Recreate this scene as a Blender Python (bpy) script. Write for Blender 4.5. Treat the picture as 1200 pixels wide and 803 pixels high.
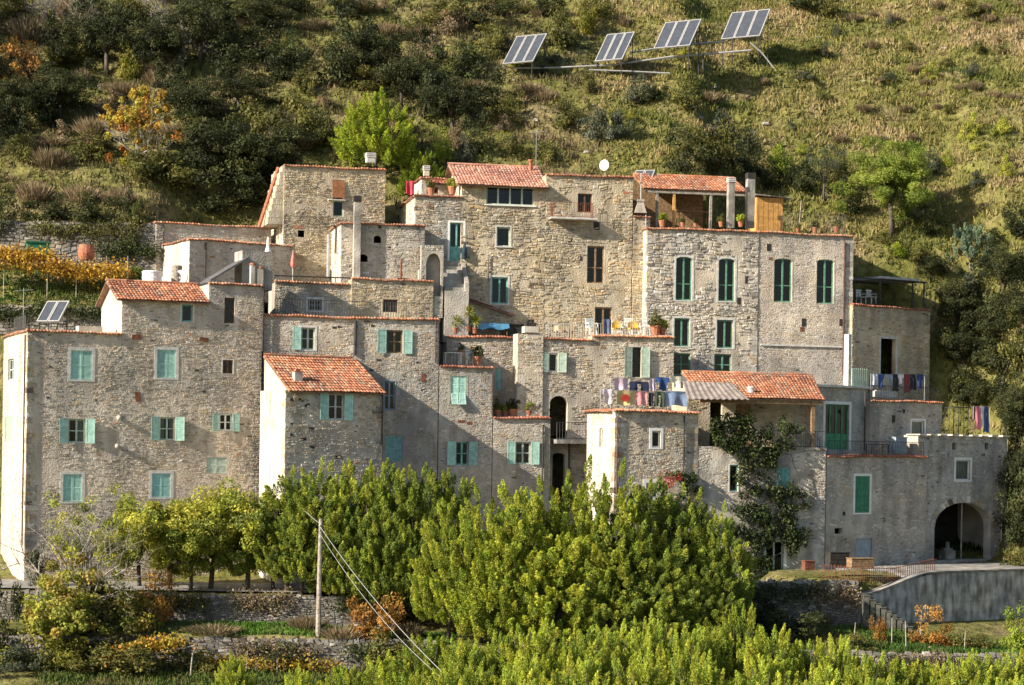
import bpy, math, random
import numpy as np
from mathutils import Vector, Matrix, noise as mnoise

for o in list(bpy.data.objects): bpy.data.objects.remove(o)
scene = bpy.context.scene
COL = scene.collection
rad = math.radians

# ------------------------------------------------------------------ camera
FPX, HORIZON, ROLL, CAMZ = 2400.0, 520.0, rad(0.9), 8.5     # pixels of the 1200 x 803 photograph
cam = bpy.data.cameras.new('camera'); camo = bpy.data.objects.new('camera', cam); COL.objects.link(camo)
camo.matrix_world = Matrix.Translation((0, 0, CAMZ)) @ Matrix.Rotation(rad(90), 4, 'X') @ Matrix.Rotation(ROLL, 4, 'Z')
cam.sensor_width = 36; cam.lens = 36 * FPX / 1200; cam.shift_y = (HORIZON - 401.5) / 1200
cam.clip_start = 1; cam.clip_end = 2000
scene.camera = camo
# ------------------------------------------------------------------ light
SUN_EL, SUN_B = rad(27), rad(29)          # elevation; angle in front of the -x axis
sdir = Vector((-math.cos(SUN_B) * math.cos(SUN_EL), -math.sin(SUN_B) * math.cos(SUN_EL), math.sin(SUN_EL)))
world = bpy.data.worlds.new('World'); scene.world = world; world.use_nodes = True
nt = world.node_tree; bg = nt.nodes['Background']
sky = nt.nodes.new('ShaderNodeTexSky'); sky.sky_type = 'NISHITA'; sky.sun_disc = False
sky.sun_elevation = SUN_EL; sky.sun_rotation = math.atan2(sdir.x, sdir.y)
nt.links.new(sky.outputs[0], bg.inputs[0]); bg.inputs[1].default_value = 0.076
sl = bpy.data.lights.new('sun', 'SUN'); sl.energy = 5.0; sl.angle = rad(0.53); sl.color = (1.0, 0.895, 0.74)
so = bpy.data.objects.new('sun', sl); COL.objects.link(so); so.rotation_euler = sdir.to_track_quat('Z', 'Y').to_euler()
scene.view_settings.view_transform = 'Standard'; scene.view_settings.look = 'None'
scene.view_settings.exposure = 1.15; scene.view_settings.gamma = 1
scene.render.engine = 'CYCLES'
scene.cycles.max_bounces = 5; scene.cycles.diffuse_bounces = 3; scene.cycles.transparent_max_bounces = 6

# ------------------------------------------------------------------ pixel -> world
def ray(px, py):
    a, b = px - 600, HORIZON - py
    c, s = math.cos(ROLL), math.sin(ROLL)
    return Vector(((a * c - b * s) / FPX, 1, (a * s + b * c) / FPX))
CP = Vector((0, 0, CAMZ))
def at(px, py, Y): return CP + ray(px, py) * Y

# ------------------------------------------------------------------ materials
MATS = {}
def mat(name, col, rough=0.85, var=0.15, scale=3.0, bump=0.0, bscale=20.0, attr=False, spec=0.3, metal=0.0, col2=None, trans=0.0, detail=4, stain=0.0, sscale=1.1, orand=0.0):
    if name in MATS: return MATS[name]
    m = bpy.data.materials.new(name); m.use_nodes = True; MATS[name] = m
    t = m.node_tree; p = t.nodes['Principled BSDF']; L = t.links.new
    p.inputs['Roughness'].default_value = rough; p.inputs['Specular IOR Level'].default_value = spec
    p.inputs['Metallic'].default_value = metal
    tc = t.nodes.new('ShaderNodeTexCoord')
    nz = t.nodes.new('ShaderNodeTexNoise'); nz.inputs['Scale'].default_value = scale; nz.inputs['Detail'].default_value = detail
    L(tc.outputs['Object'], nz.inputs['Vector'])
    if attr:
        at_ = t.nodes.new('ShaderNodeAttribute'); at_.attribute_name = 'Col'
        hs = t.nodes.new('ShaderNodeHueSaturation'); L(at_.outputs['Color'], hs.inputs['Color'])
        mr = t.nodes.new('ShaderNodeMapRange'); mr.inputs[1].default_value = .3; mr.inputs[2].default_value = .7
        mr.inputs[3].default_value = 1 - var; mr.inputs[4].default_value = 1 + var
        L(nz.outputs['Fac'], mr.inputs[0]); L(mr.outputs[0], hs.inputs['Value']); out = hs.outputs['Color']
    else:
        r = t.nodes.new('ShaderNodeValToRGB')
        c2 = col2 if col2 else tuple(min(1, c * (1 + var)) for c in col)
        c1 = col if col2 else tuple(c * (1 - var) for c in col)
        r.color_ramp.elements[0].position = .38; r.color_ramp.elements[1].position = .62
        r.color_ramp.elements[0].color = (*c1, 1); r.color_ramp.elements[1].color = (*c2, 1)
        L(nz.outputs['Fac'], r.inputs['Fac']); out = r.outputs['Color']
    if orand:      # every copy a little different
        oi = t.nodes.new('ShaderNodeObjectInfo'); mo = t.nodes.new('ShaderNodeMapRange'); mo.inputs[3].default_value = 1 - orand; mo.inputs[4].default_value = 1 + orand * .7; L(oi.outputs['Random'], mo.inputs[0])
        ho = t.nodes.new('ShaderNodeHueSaturation'); L(out, ho.inputs['Color']); L(mo.outputs[0], ho.inputs['Value'])
        m2 = t.nodes.new('ShaderNodeMath'); m2.operation = 'MULTIPLY_ADD'; m2.inputs[1].default_value = -.05 * orand; m2.inputs[2].default_value = .5 + .03 * orand; L(oi.outputs['Random'], m2.inputs[0]); L(m2.outputs[0], ho.inputs['Hue']); out = ho.outputs['Color']
    if stain:      # damp streaks and patched dirt, wider than a stone
        mp = t.nodes.new('ShaderNodeMapping'); mp.inputs['Scale'].default_value = (1.0, 1.0, .28); L(tc.outputs['Object'], mp.inputs['Vector'])
        ns = t.nodes.new('ShaderNodeTexNoise'); ns.inputs['Scale'].default_value = sscale; ns.inputs['Detail'].default_value = 6; L(mp.outputs[0], ns.inputs['Vector'])
        n2 = t.nodes.new('ShaderNodeTexNoise'); n2.inputs['Scale'].default_value = .33; n2.inputs['Detail'].default_value = 4; L(tc.outputs['Object'], n2.inputs['Vector'])
        rs_ = t.nodes.new('ShaderNodeValToRGB'); e = rs_.color_ramp.elements; e[0].position = .34; e[0].color = (1 - stain, 1 - stain * 1.02, 1 - stain * 1.05, 1); e[1].position = .58; e[1].color = (1.05, 1.05, 1.05, 1); L(ns.outputs['Fac'], rs_.inputs['Fac'])
        r3 = t.nodes.new('ShaderNodeValToRGB'); e = r3.color_ramp.elements; e[0].position = .36; e[0].color = (.80, .81, .83, 1); e[1].position = .62; e[1].color = (1.10, 1.05, .97, 1); L(n2.outputs['Fac'], r3.inputs['Fac'])
        for rr_ in (rs_, r3):
            mm = t.nodes.new('ShaderNodeMixRGB'); mm.blend_type = 'MULTIPLY'; mm.inputs[0].default_value = 1; L(out, mm.inputs[1]); L(rr_.outputs[0], mm.inputs[2]); out = mm.outputs[0]
    L(out, p.inputs['Base Color'])
    if bump:
        nb = t.nodes.new('ShaderNodeTexNoise'); nb.inputs['Scale'].default_value = bscale; nb.inputs['Detail'].default_value = 5
        L(tc.outputs['Object'], nb.inputs['Vector'])
        b = t.nodes.new('ShaderNodeBump'); b.inputs['Strength'].default_value = bump; b.inputs['Distance'].default_value = .05
        L(nb.outputs['Fac'], b.inputs['Height']); L(b.outputs['Normal'], p.inputs['Normal'])
    if trans:
        tr = t.nodes.new('ShaderNodeBsdfTranslucent'); L(out, tr.inputs['Color'])
        mx = t.nodes.new('ShaderNodeMixShader'); mx.inputs[0].default_value = trans
        L(p.outputs[0], mx.inputs[1]); L(tr.outputs[0], mx.inputs[2]); L(mx.outputs[0], t.nodes['Material Output'].inputs[0])
    return m

def glass_mat():
    m = bpy.data.materials.new('window_glass'); m.use_nodes = True; t = m.node_tree; L = t.links.new
    t.nodes.remove(t.nodes['Principled BSDF'])
    tr = t.nodes.new('ShaderNodeBsdfTransparent'); tr.inputs[0].default_value = (.55, .6, .58, 1)
    gl = t.nodes.new('ShaderNodeBsdfGlossy'); gl.inputs['Roughness'].default_value = .05
    fr = t.nodes.new('ShaderNodeFresnel'); fr.inputs[0].default_value = 1.5
    nb = t.nodes.new('ShaderNodeTexNoise'); nb.inputs['Scale'].default_value = 1.2
    b = t.nodes.new('ShaderNodeBump'); b.inputs['Strength'].default_value = .15; b.inputs['Distance'].default_value = .05
    L(nb.outputs['Fac'], b.inputs['Height']); L(b.outputs['Normal'], gl.inputs['Normal'])
    mx = t.nodes.new('ShaderNodeMixShader'); L(fr.outputs[0], mx.inputs[0]); L(tr.outputs[0], mx.inputs[1]); L(gl.outputs[0], mx.inputs[2])
    L(mx.outputs[0], t.nodes['Material Output'].inputs[0]); return m
GLASS = glass_mat()

def M_(k):
    D = {
     'mortar':   dict(stain=.3, col=(.41, .365, .30), col2=(.53, .485, .41), scale=1.1, bump=.8, bscale=9, detail=8),
     'mortar_pink': dict(stain=.3, col=(.43, .375, .315), col2=(.56, .505, .44), scale=.7, bump=.9, bscale=9, detail=8),
     'mortar_grey': dict(stain=.3, col=(.33, .31, .275), col2=(.45, .43, .39), scale=.9, bump=.9, bscale=9, detail=8),
     'mortar_ochre': dict(stain=.3, col=(.38, .325, .235), col2=(.50, .445, .35), scale=1.0, bump=1.0, bscale=9, detail=8),
     'plaster':  dict(stain=.28, col=(.48, .435, .365), col2=(.60, .56, .49), scale=1.2, bump=.5, bscale=12, detail=8),
     'plaster_old': dict(stain=.4, col=(.30, .28, .25), col2=(.55, .52, .47), scale=.9, bump=.7, bscale=8, detail=10),
     'stone':    dict(stain=.3, col=(.3, .3, .3), attr=True, var=.3, scale=7, bump=.7, bscale=24),
     'tile':     dict(stain=.16, col=(.5, .2, .1), attr=True, var=.16, scale=9, bump=.35, bscale=30, rough=.8),
     'roofbed':  dict(col=(.22, .13, .09), var=.3),
     'shutter':  dict(orand=.2, col=(.37, .60, .51), var=.14, scale=5, rough=.6),
     'shutter_pale': dict(orand=.2, col=(.37, .47, .38), var=.15, scale=5, rough=.6),
     'shutter_blue': dict(orand=.2, col=(.28, .50, .47), var=.14, scale=5, rough=.6),
     'green':    dict(col=(.11, .26, .17), var=.2, scale=5, rough=.55),
     'green_door': dict(col=(.06, .22, .11), var=.2, scale=5, rough=.55),
     'teal':     dict(col=(.16, .38, .33), var=.2, scale=5, rough=.55),
     'sage':     dict(col=(.42, .50, .42), var=.15, scale=5, rough=.6),
     'white':    dict(col=(.72, .70, .66), var=.08, rough=.6),
     'greywhite': dict(col=(.50, .49, .46), var=.15, scale=4, bump=.3),
     'bluegrey': dict(col=(.24, .29, .33), var=.15, rough=.6),
     'brown':    dict(col=(.13, .065, .035), var=.3, scale=6),
     'wood':     dict(col=(.22, .14, .075), var=.3, scale=6, bump=.3),
     'wood_light': dict(col=(.52, .28, .085), var=.2, scale=4, bump=.3),
     'wood_grey': dict(col=(.27, .24, .20), var=.3, scale=6, bump=.3),
     'iron':     dict(col=(.035, .033, .032), var=.3, rough=.6, spec=.4),
     'rust':     dict(col=(.16, .06, .035), var=.35, scale=8, bump=.3),
     'pipe':     dict(col=(.10, .055, .045), var=.25, rough=.5),
     'galv':     dict(col=(.42, .43, .44), var=.12, rough=.4, metal=.5, spec=.5),
     'concrete': dict(stain=.45, col=(.21, .20, .185), col2=(.37, .355, .33), scale=1.4, bump=.5, bscale=14, detail=10),
     'streak':   dict(stain=.6, sscale=2.6, col=(.26, .255, .24), col2=(.46, .45, .43), scale=1.2, bump=.5, bscale=14, detail=10),
     'corr':     dict(col=(.20, .165, .145), col2=(.30, .255, .225), scale=2, rough=.7),
     'corr_grey': dict(col=(.30, .32, .34), col2=(.40, .42, .43), scale=2, rough=.6),
     'galv_white': dict(col=(.32, .32, .315), rough=.45, var=.08, spec=.4),
     'blue_cloth': dict(col=(.10, .30, .50), var=.12),
     'tan_cloth': dict(col=(.38, .29, .17), var=.15),
     'yellow_cloth': dict(col=(.62, .37, .03), var=.1),
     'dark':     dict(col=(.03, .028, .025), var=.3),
     'brick':    dict(col=(.34, .13, .075), var=.3, scale=9, bump=.4),
     'pot':      dict(col=(.35, .145, .08), var=.2, scale=6),
     'plastic':  dict(col=(.80, .79, .76), var=.04, rough=.35, spec=.5),
     'bark':     dict(col=(.085, .07, .055), var=.35, scale=8, bump=.6, bscale=25),
     'bark_pale': dict(col=(.26, .235, .20), var=.3, scale=8, bump=.5, bscale=25),
     'leaf':     dict(orand=.22, col=(.1, .1, .1), attr=True, var=.22, scale=1.3, rough=.6, trans=.35, spec=.2),
     'grass':    dict(col=(.1, .1, .1), attr=True, var=.22, scale=1.0, rough=.8, trans=.22, spec=.1),
     'curtain':  dict(col=(.62, .60, .55), var=.1),
     'blind':    dict(col=(.27, .12, .055), var=.2, scale=6),
    }
    return mat(k, **D[k])

def cell_mat():
    return mat('solar_cell', (.055, .062, .075), rough=.3, var=.12, spec=.6)

# ------------------------------------------------------------------ mesh builder
def tag(o, label=None, cat=None, group=None, kind=None):
    if label: o['label'] = label
    if cat: o['category'] = cat
    if group: o['group'] = group
    if kind: o['kind'] = kind
    return o
def empty(name, loc, rz=0.0, label=None, cat=None, group=None):
    o = bpy.data.objects.new(name, None); COL.objects.link(o); o.location = loc; o.rotation_euler = (0, 0, rz)
    o.empty_display_size = .2
    return tag(o, label, cat, group)
def link(name, me, parent=None, loc=None, rz=None, scale=None):
    o = bpy.data.objects.new(name, me); COL.objects.link(o); o.parent = parent
    if loc is not None: o.location = loc
    if rz is not None: o.rotation_euler = (0, 0, rz)
    if scale is not None: o.scale = scale if hasattr(scale, '__len__') else (scale,) * 3
    return o

class MB:
    def __init__(s): s.v = []; s.f = []; s.c = []; s.col = None
    def add(s, vs, fs, col=None):
        n = len(s.v); s.v += [tuple(p) for p in vs]; s.f += [tuple(i + n for i in f) for f in fs]
        if col is not None: s.c += [col] * len(vs)
        elif s.c: s.c += [(.3, .3, .3)] * len(vs)
        return s
    def box(s, a, b, col=None, mp=None):
        x0, y0, z0 = a; x1, y1, z1 = b
        vs = [(x0, y0, z0), (x1, y0, z0), (x1, y1, z0), (x0, y1, z0), (x0, y0, z1), (x1, y0, z1), (x1, y1, z1), (x0, y1, z1)]
        if mp: vs = [mp(*p) for p in vs]
        return s.add(vs, [(0, 3, 2, 1), (4, 5, 6, 7), (0, 1, 5, 4), (1, 2, 6, 5), (2, 3, 7, 6), (3, 0, 4, 7)], col)
    def tube(s, pts, rs, n=6, col=None, caps=True):
        pts = [Vector(p) for p in pts]
        if not hasattr(rs, '__len__'): rs = [rs] * len(pts)
        vs = []; fs = []
        for i, p in enumerate(pts):
            d = (pts[min(i + 1, len(pts) - 1)] - pts[max(i - 1, 0)])
            d = d.normalized() if d.length > 1e-6 else Vector((0, 0, 1))
            a = d.cross(Vector((0, 0, 1)) if abs(d.z) < .9 else Vector((1, 0, 0))).normalized(); b = d.cross(a)
            for k in range(n):
                t = 2 * math.pi * k / n; vs.append(p + (a * math.cos(t) + b * math.sin(t)) * rs[i])
        for i in range(len(pts) - 1):
            for k in range(n):
                k2 = (k + 1) % n; fs.append((i * n + k, i * n + k2, (i + 1) * n + k2, (i + 1) * n + k))
        if caps:
            fs.append(tuple(range(n))[::-1]); fs.append(tuple((len(pts) - 1) * n + k for k in range(n)))
        return s.add(vs, fs, col)
    def lathe(s, prof, c=(0, 0, 0), n=12, col=None):
        vs = []; fs = []
        for r, z in prof:
            for k in range(n):
                t = 2 * math.pi * k / n; vs.append((c[0] + r * math.cos(t), c[1] + r * math.sin(t), c[2] + z))
        for i in range(len(prof) - 1):
            for k in range(n):
                k2 = (k + 1) % n; fs.append((i * n + k, i * n + k2, (i + 1) * n + k2, (i + 1) * n + k))
        fs.append(tuple(range(n))[::-1]); fs.append(tuple((len(prof) - 1) * n + k for k in range(n)))
        return s.add(vs, fs, col)
    def mesh(s, name, m, smooth=False):
        me = bpy.data.meshes.new(name); me.from_pydata(s.v, [], s.f)
        if s.c:
            a = me.color_attributes.new('Col', 'FLOAT_COLOR', 'POINT')
            a.data.foreach_set('color', np.c_[np.array(s.c, 'f'), np.ones(len(s.c), 'f')].ravel())
        me.materials.append(m)
        if smooth: me.polygons.foreach_set('use_smooth', [True] * len(me.polygons))
        me.update(); return me
    def build(s, name, m, parent=None, smooth=False, **k):
        if isinstance(m, str): m = M_(m)
        return link(name, s.mesh(name, m, smooth), parent, **k)

def np_quads(name, V, C, m):
    """V (n,4,3) quads, C (n,3)"""
    n = len(V); me = bpy.data.meshes.new(name)
    me.vertices.add(n * 4); me.vertices.foreach_set('co', V.astype('f').ravel())
    me.loops.add(n * 4); me.loops.foreach_set('vertex_index', np.arange(n * 4, dtype='i'))
    me.polygons.add(n); me.polygons.foreach_set('loop_start', np.arange(0, n * 4, 4, dtype='i'))
    me.polygons.foreach_set('loop_total', np.full(n, 4, 'i'))
    a = me.color_attributes.new('Col', 'FLOAT_COLOR', 'POINT')
    cc = np.ones((n, 4, 4), 'f'); cc[:, :, :3] = C[:, None, :]
    a.data.foreach_set('color', cc.ravel())
    me.materials.append(m); me.update(); me.validate(); return me

# ------------------------------------------------------------------ terrain
KY = [-60, 0, 40, 80, 96, 104, 107.6, 107.9, 112, 112.3, 115.4, 115.8, 118, 121, 126, 127, 131.8, 132.2, 137, 142, 160, 200, 330]
ZL = [-30, -28, -18, -9, -6.2, -3.9, -3.5, -1.8, -1.5, 0, .05, .1, .15, .3, 1.5, 16.4, 19.6, 22.2, 25.3, 28.3, 40.0, 66, 140]
ZM2 = [-30, -28, -18, -9, -6.2, -3.9, -3.5, -1.8, -1.5, 0, .05, .1, .15, .4, 6, 8, 12, 12.5, 20.5, 28.3, 40.0, 66, 140]
ZM = [-30, -28, -18, -9, -6.2, -3.9, -3.6, -2.2, -1.9, -1.6, -1.5, -1.4, -1.2, -.8, -.3, 0, 8, 9, 20, 28.0, 40.0, 66, 140]
ZR = [-30, -28, -18, -9, -6.2, -4.1, -3.7, -2.3, -1.8, -1.7, -1.4, 1.15, 1.2, 1.25, 1.3, 1.3, 1.4, 1.45, 2.5, 22.5, 38.2, 64, 140]
ZE = list(ZR); ZE[14:20] = [2.0, 2.4, 8.5, 9.2, 17.5, 25.5]
SX = [-60, -24, -19.5, -11, -7, 13, 15.5, 31.5, 34, 60]
SZ = [ZL, ZL, ZM2, ZM2, ZM, ZM, ZR, ZR, ZE, ZE]
def smst(a, b, x):
    t = min(1, max(0, (x - a) / (b - a))); return t * t * (3 - 2 * t)
def tz(x, y):
    if x > 19.6 and y > 107.95:      # the yard and its retaining wall turn back to the right
        y = max(107.95, y - .66 * min(x - 19.6, 14) * smst(107.9, 112, y) * (1 - smst(123, 131.5, y)))
    j = 0
    while j < len(SX) - 2 and x > SX[j + 1]: j += 1
    t = min(1, max(0, (x - SX[j]) / (SX[j + 1] - SX[j])))
    i = 0
    while i < len(KY) - 2 and y > KY[i + 1]: i += 1
    s = (y - KY[i]) / (KY[i + 1] - KY[i])
    a = SZ[j][i] + (SZ[j][i + 1] - SZ[j][i]) * s; b = SZ[j + 1][i] + (SZ[j + 1][i + 1] - SZ[j + 1][i]) * s
    z = a + (b - a) * t
    w = smst(134, 144, y)
    if w > 0:      # old terraces on the hill, irregular
        st = 2.7; ph = 1.3 * mnoise.noise((x * .05, y * .03, 3.1)) + .3 * mnoise.noise((x * .2, 0, 7.7))
        q = z / st + ph; fr = q - math.floor(q); zt = st * (math.floor(q) + smst(.35, .95, fr) - ph)
        z = z + (zt - z) * w * (.62 if x < 8 else .62 - .17 * smst(8, 16, x))
        z += w * (1.2 * mnoise.noise((x * .06, y * .06, 0)) + .45 * mnoise.noise((x * .35, y * .35, 5)) + .16 * mnoise.noise((x * 1.1, y * 1.1, 8)))
    z += (.05 + .1 * smst(118, 124, y)) * mnoise.noise((x * .8, y * .8, 1))
    return z
def ground(px, py, y0=100, y1=240):
    d = ray(px, py); y = y0; step = .6
    while y < y1:
        p = CP + d * y
        if tz(p.x, p.y) >= p.z:
            lo, hi = y - step, y
            for _ in range(12):
                m = (lo + hi) / 2; p = CP + d * m
                if tz(p.x, p.y) >= p.z: hi = m
                else: lo = m
            p = CP + d * hi; return Vector((p.x, p.y, tz(p.x, p.y)))
        y += step
    p = CP + d * y1; return Vector((p.x, p.y, tz(p.x, p.y)))

def build_terrain():
    ys = sorted(set([-60, -30, 0, 20, 40, 60, 80, 88] + [round(94 + .5 * i, 2) for i in range(33)] + [round(110.5 + .45 * i, 2) for i in range(150)]
                    + [107.6, 107.9, 112.0, 112.3, 115.4, 115.8, 131.8, 132.2] + list(range(180, 240, 3)) + list(range(240, 331, 15))))
    xs = sorted(set(list(range(-170, -50, 10)) + [round(-50 + .6 * i, 2) for i in range(168)] + list(range(51, 171, 10))))
    nx = len(xs); V = [(x, y, tz(x, y)) for y in ys for x in xs]
    F = [(j * nx + i, j * nx + i + 1, (j + 1) * nx + i + 1, (j + 1) * nx + i) for j in range(len(ys) - 1) for i in range(nx - 1)]
    me = bpy.data.meshes.new('hillside'); me.from_pydata(V, [], F)
    m = bpy.data.materials.new('earth_and_grass'); m.use_nodes = True; t = m.node_tree; L = t.links.new; p = t.nodes['Principled BSDF']
    p.inputs['Roughness'].default_value = .95; p.inputs['Specular IOR Level'].default_value = .1
    tc = t.nodes.new('ShaderNodeTexCoord')
    def nz(s, d=6):
        n = t.nodes.new('ShaderNodeTexNoise'); n.inputs['Scale'].default_value = s; n.inputs['Detail'].default_value = d
        L(tc.outputs['Object'], n.inputs['Vector']); return n
    r1 = t.nodes.new('ShaderNodeValToRGB'); L(nz(.22, 9).outputs['Fac'], r1.inputs['Fac'])
    e = r1.color_ramp.elements; e[0].position = .36; e[0].color = (.12, .125, .035, 1); e[1].position = .66; e[1].color = (.20, .165, .085, 1)
    x = e.new(.5); x.color = (.155, .15, .05, 1)
    r2 = t.nodes.new('ShaderNodeValToRGB'); L(nz(1.6, 8).outputs['Fac'], r2.inputs['Fac'])
    e = r2.color_ramp.elements; e[0].position = .3; e[0].color = (.45, .45, .42, 1); e[1].position = .72; e[1].color = (1.35, 1.3, 1.25, 1)
    mx = t.nodes.new('ShaderNodeMixRGB'); mx.blend_type = 'MULTIPLY'; mx.inputs[0].default_value = .9
    L(r1.outputs[0], mx.inputs[1]); L(r2.outputs[0], mx.inputs[2]); L(mx.outputs[0], p.inputs['Base Color'])
    b = t.nodes.new('ShaderNodeBump'); b.inputs['Strength'].default_value = 1; b.inputs['Distance'].default_value = .25
    L(nz(3, 8).outputs['Fac'], b.inputs['Height']); L(b.outputs['Normal'], p.inputs['Normal'])
    me.materials.append(m); o = link('hillside', me); o['kind'] = 'structure'; o['label'] = 'steep terraced hillside of rough grass and earth'
    me.polygons.foreach_set('use_smooth', [True] * len(me.polygons))
build_terrain()

# ------------------------------------------------------------------ stones, tiles
PAL = {
 'warm': [((.42, .375, .315), 4), ((.47, .405, .31), 3), ((.45, .345, .225), 1.6), ((.33, .30, .255), 2), ((.54, .50, .435), 2.5), ((.16, .13, .10), .28), ((.38, .24, .155), .25)],
 'grey': [((.38, .36, .325), 4), ((.45, .425, .38), 3), ((.41, .345, .26), 1.2), ((.29, .275, .25), 1.6), ((.53, .51, .47), 2), ((.14, .13, .115), .25)],
 'ochre': [((.41, .355, .26), 4), ((.45, .38, .26), 3), ((.34, .30, .24), 2), ((.52, .465, .37), 2), ((.44, .32, .18), 1.2), ((.17, .14, .10), .4)],
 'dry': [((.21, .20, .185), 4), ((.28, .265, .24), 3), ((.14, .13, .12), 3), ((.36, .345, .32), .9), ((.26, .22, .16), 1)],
}
class Pan:
    def __init__(s, o, u, n, W, H): s.o = Vector(o); s.u = Vector(u); s.n = Vector(n); s.W = W; s.H = H; s.op = []
    def P(s, u, v, w=0): return s.o + s.u * u + s.n * w + Vector((0, 0, v))
    def box(s, mb, u0, v0, w0, u1, v1, w1, col=None): return mb.box((u0, v0, w0), (u1, v1, w1), col, mp=lambda a, b, c: s.P(a, b, c))

def pick(R, pal):
    t = R.random() * sum(w for _, w in pal)
    for c, w in pal:
        t -= w
        if t <= 0: break
    k = R.uniform(.82, 1.18); return tuple(x * k for x in c)

def stonework(mb, pan, R, size=.15, cover=.9, proud=.035, pal='warm', v0=0.0, keep=None, patch=.34):
    """coursed rubble: every stone a small proud block with its own tilt and colour"""
    size *= .82; proud *= .62
    W, H = pan.W, pan.H; ph = [R.uniform(0, 6) for _ in range(6)]
    def warp(u, v):
        return v + .07 * math.sin(u * .9 + ph[0] + v * .4) + .05 * math.sin(u * 2.3 + ph[1] - v) + .03 * math.sin(u * 5.1 + ph[2] + v * 2), u + .06 * math.sin(v * 3 + ph[3])
    v = v0 - .1
    while v < H + .1:
        rh = size * R.uniform(.62, 1.45); u = -R.uniform(0, .3)
        while u < W:
            rw = rh * R.uniform(1.0, 2.9); g = R.uniform(.006, .022)
            cu, cv = u + rw / 2, v + rh / 2
            dens = cover * (1 + .35 * math.sin(cu * .7 + ph[4]) * math.sin(cv * .8 + ph[5]))
            pt = mnoise.noise((cu * .42 + ph[0] * 7, cv * .55, ph[1])) + .4 * mnoise.noise((cu * 1.7, cv * 1.9, ph[2]))
            if R.random() < dens and not (pt > patch and R.random() < .85):
                rr = rh * R.uniform(.72, 1.08)
                pts = []
                for a, b in ((u + g, v + g), (u + rw - g, v + g), (u + rw - g, v + rr - g), (u + g, v + rr - g)):
                    a += R.uniform(-.2, .2) * min(rh, .12); b += R.uniform(-.16, .16) * rh
                    b, a = warp(a, b); pts.append((min(max(a, 0.0), W), min(max(b, 0.0), H)))
                us = [p[0] for p in pts]; vs = [p[1] for p in pts]
                lo, hi, bo, to = min(us), max(us), min(vs), max(vs)
                ok = hi - lo > .05 and to - bo > .03
                for (a0, b0, a1, b1) in pan.op:
                    if hi > a0 and lo < a1 and to > b0 and bo < b1: ok = False; break
                if ok and keep: ok = keep((lo + hi) / 2, (bo + to) / 2)
                if ok:
                    p = proud * R.uniform(.35, 1.25); mu, mv = sum(us) / 4, sum(vs) / 4
                    base = [pan.P(a, b, -.01) for a, b in pts]
                    top = [pan.P(mu + (a - mu) * .78, mv + (b - mv) * .74, max(.004, p + R.uniform(-.4, .4) * proud)) for a, b in pts]
                    mb.add(base + top, [(4, 5, 6, 7), (0, 1, 5, 4), (1, 2, 6, 5), (2, 3, 7, 6), (3, 0, 4, 7)], pick(R, PAL[pal]))
            u += rw
        v += rh

def wall_panel(mb, pan, ops, dep=.26):
    """flat wall with real openings, reveals and arched heads"""
    us = sorted(set([0, pan.W] + [x for o in ops for x in (o['u0'], o['u1'])])); us = [u for u in us if 0 <= u <= pan.W]
    vs = sorted(set([0, pan.H] + [x for o in ops for x in (o['v0'], o['v1'])])); vs = [v for v in vs if 0 <= v <= pan.H]
    for i in range(len(us) - 1):
        for j in range(len(vs) - 1):
            cu, cv = (us[i] + us[i + 1]) / 2, (vs[j] + vs[j + 1]) / 2
            if any(o['u0'] < cu < o['u1'] and o['v0'] < cv < o['v1'] for o in ops): continue
            mb.add([pan.P(us[i], vs[j]), pan.P(us[i + 1], vs[j]), pan.P(us[i + 1], vs[j + 1]), pan.P(us[i], vs[j + 1])], [(0, 1, 2, 3)])
    for o in ops:
        d = o.get('dep', dep); a, b, c, e = o['u0'], o['v0'], o['u1'], o['v1']
        c4 = [(a, b), (c, b), (c, e), (a, e)]
        for k in range(4):
            (p, q), (r, s) = c4[k], c4[(k + 1) % 4]
            mb.add([pan.P(p, q), pan.P(p, q, -d), pan.P(r, s, -d), pan.P(r, s)], [(0, 1, 2, 3)])
        if o.get('arch'):
            ar = o['arch']; n = 10; m = (a + c) / 2; hw = (c - a) / 2
            arc = [(m - hw * math.cos(math.pi * k / n), e - ar + ar * math.sin(math.pi * k / n)) for k in range(n + 1)]
            for k in range(n):
                cr = (a, e) if k < n / 2 else (c, e)
                mb.add([pan.P(*cr, -.002), pan.P(*arc[k], -.002), pan.P(*arc[k + 1], -.002)], [(0, 1, 2)])
                mb.add([pan.P(*arc[k], -.002), pan.P(*arc[k], -d), pan.P(*arc[k + 1], -d), pan.P(*arc[k + 1], -.002)], [(0, 1, 2, 3)])

TILE = [(.42, .17, .09), (.45, .205, .115), (.37, .145, .08), (.48, .26, .165), (.28, .13, .09), (.44, .185, .10), (.33, .22, .15)]
TILE_PINK = [(.50, .27, .20), (.44, .22, .16), (.55, .33, .26), (.38, .18, .13), (.48, .24, .17)]
TILE_BROWN = [(.30, .11, .07), (.36, .14, .09), (.26, .09, .06), (.40, .18, .12)]
def tile(mb, O, A, Rr, N, ln, r0, r1, col, fl=.85):
    vs = []
    for q, r in ((0, r0), (1, r1)):
        for k in range(5):
            t = math.pi * k / 4; vs.append(O + A * ln * q + Rr * (-math.cos(t)) * r + N * math.sin(t) * r * fl)
    mb.add(vs, [(k, k + 1, 6 + k, 5 + k) for k in range(4)] + [(5, 6, 7, 8, 9)], col)
def tint(R, pal, k=.16):
    c = R.choice(pal); f = R.uniform(1 - k, 1 + k)
    if R.random() < .07: f *= .6
    return tuple(x * f for x in c)

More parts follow.
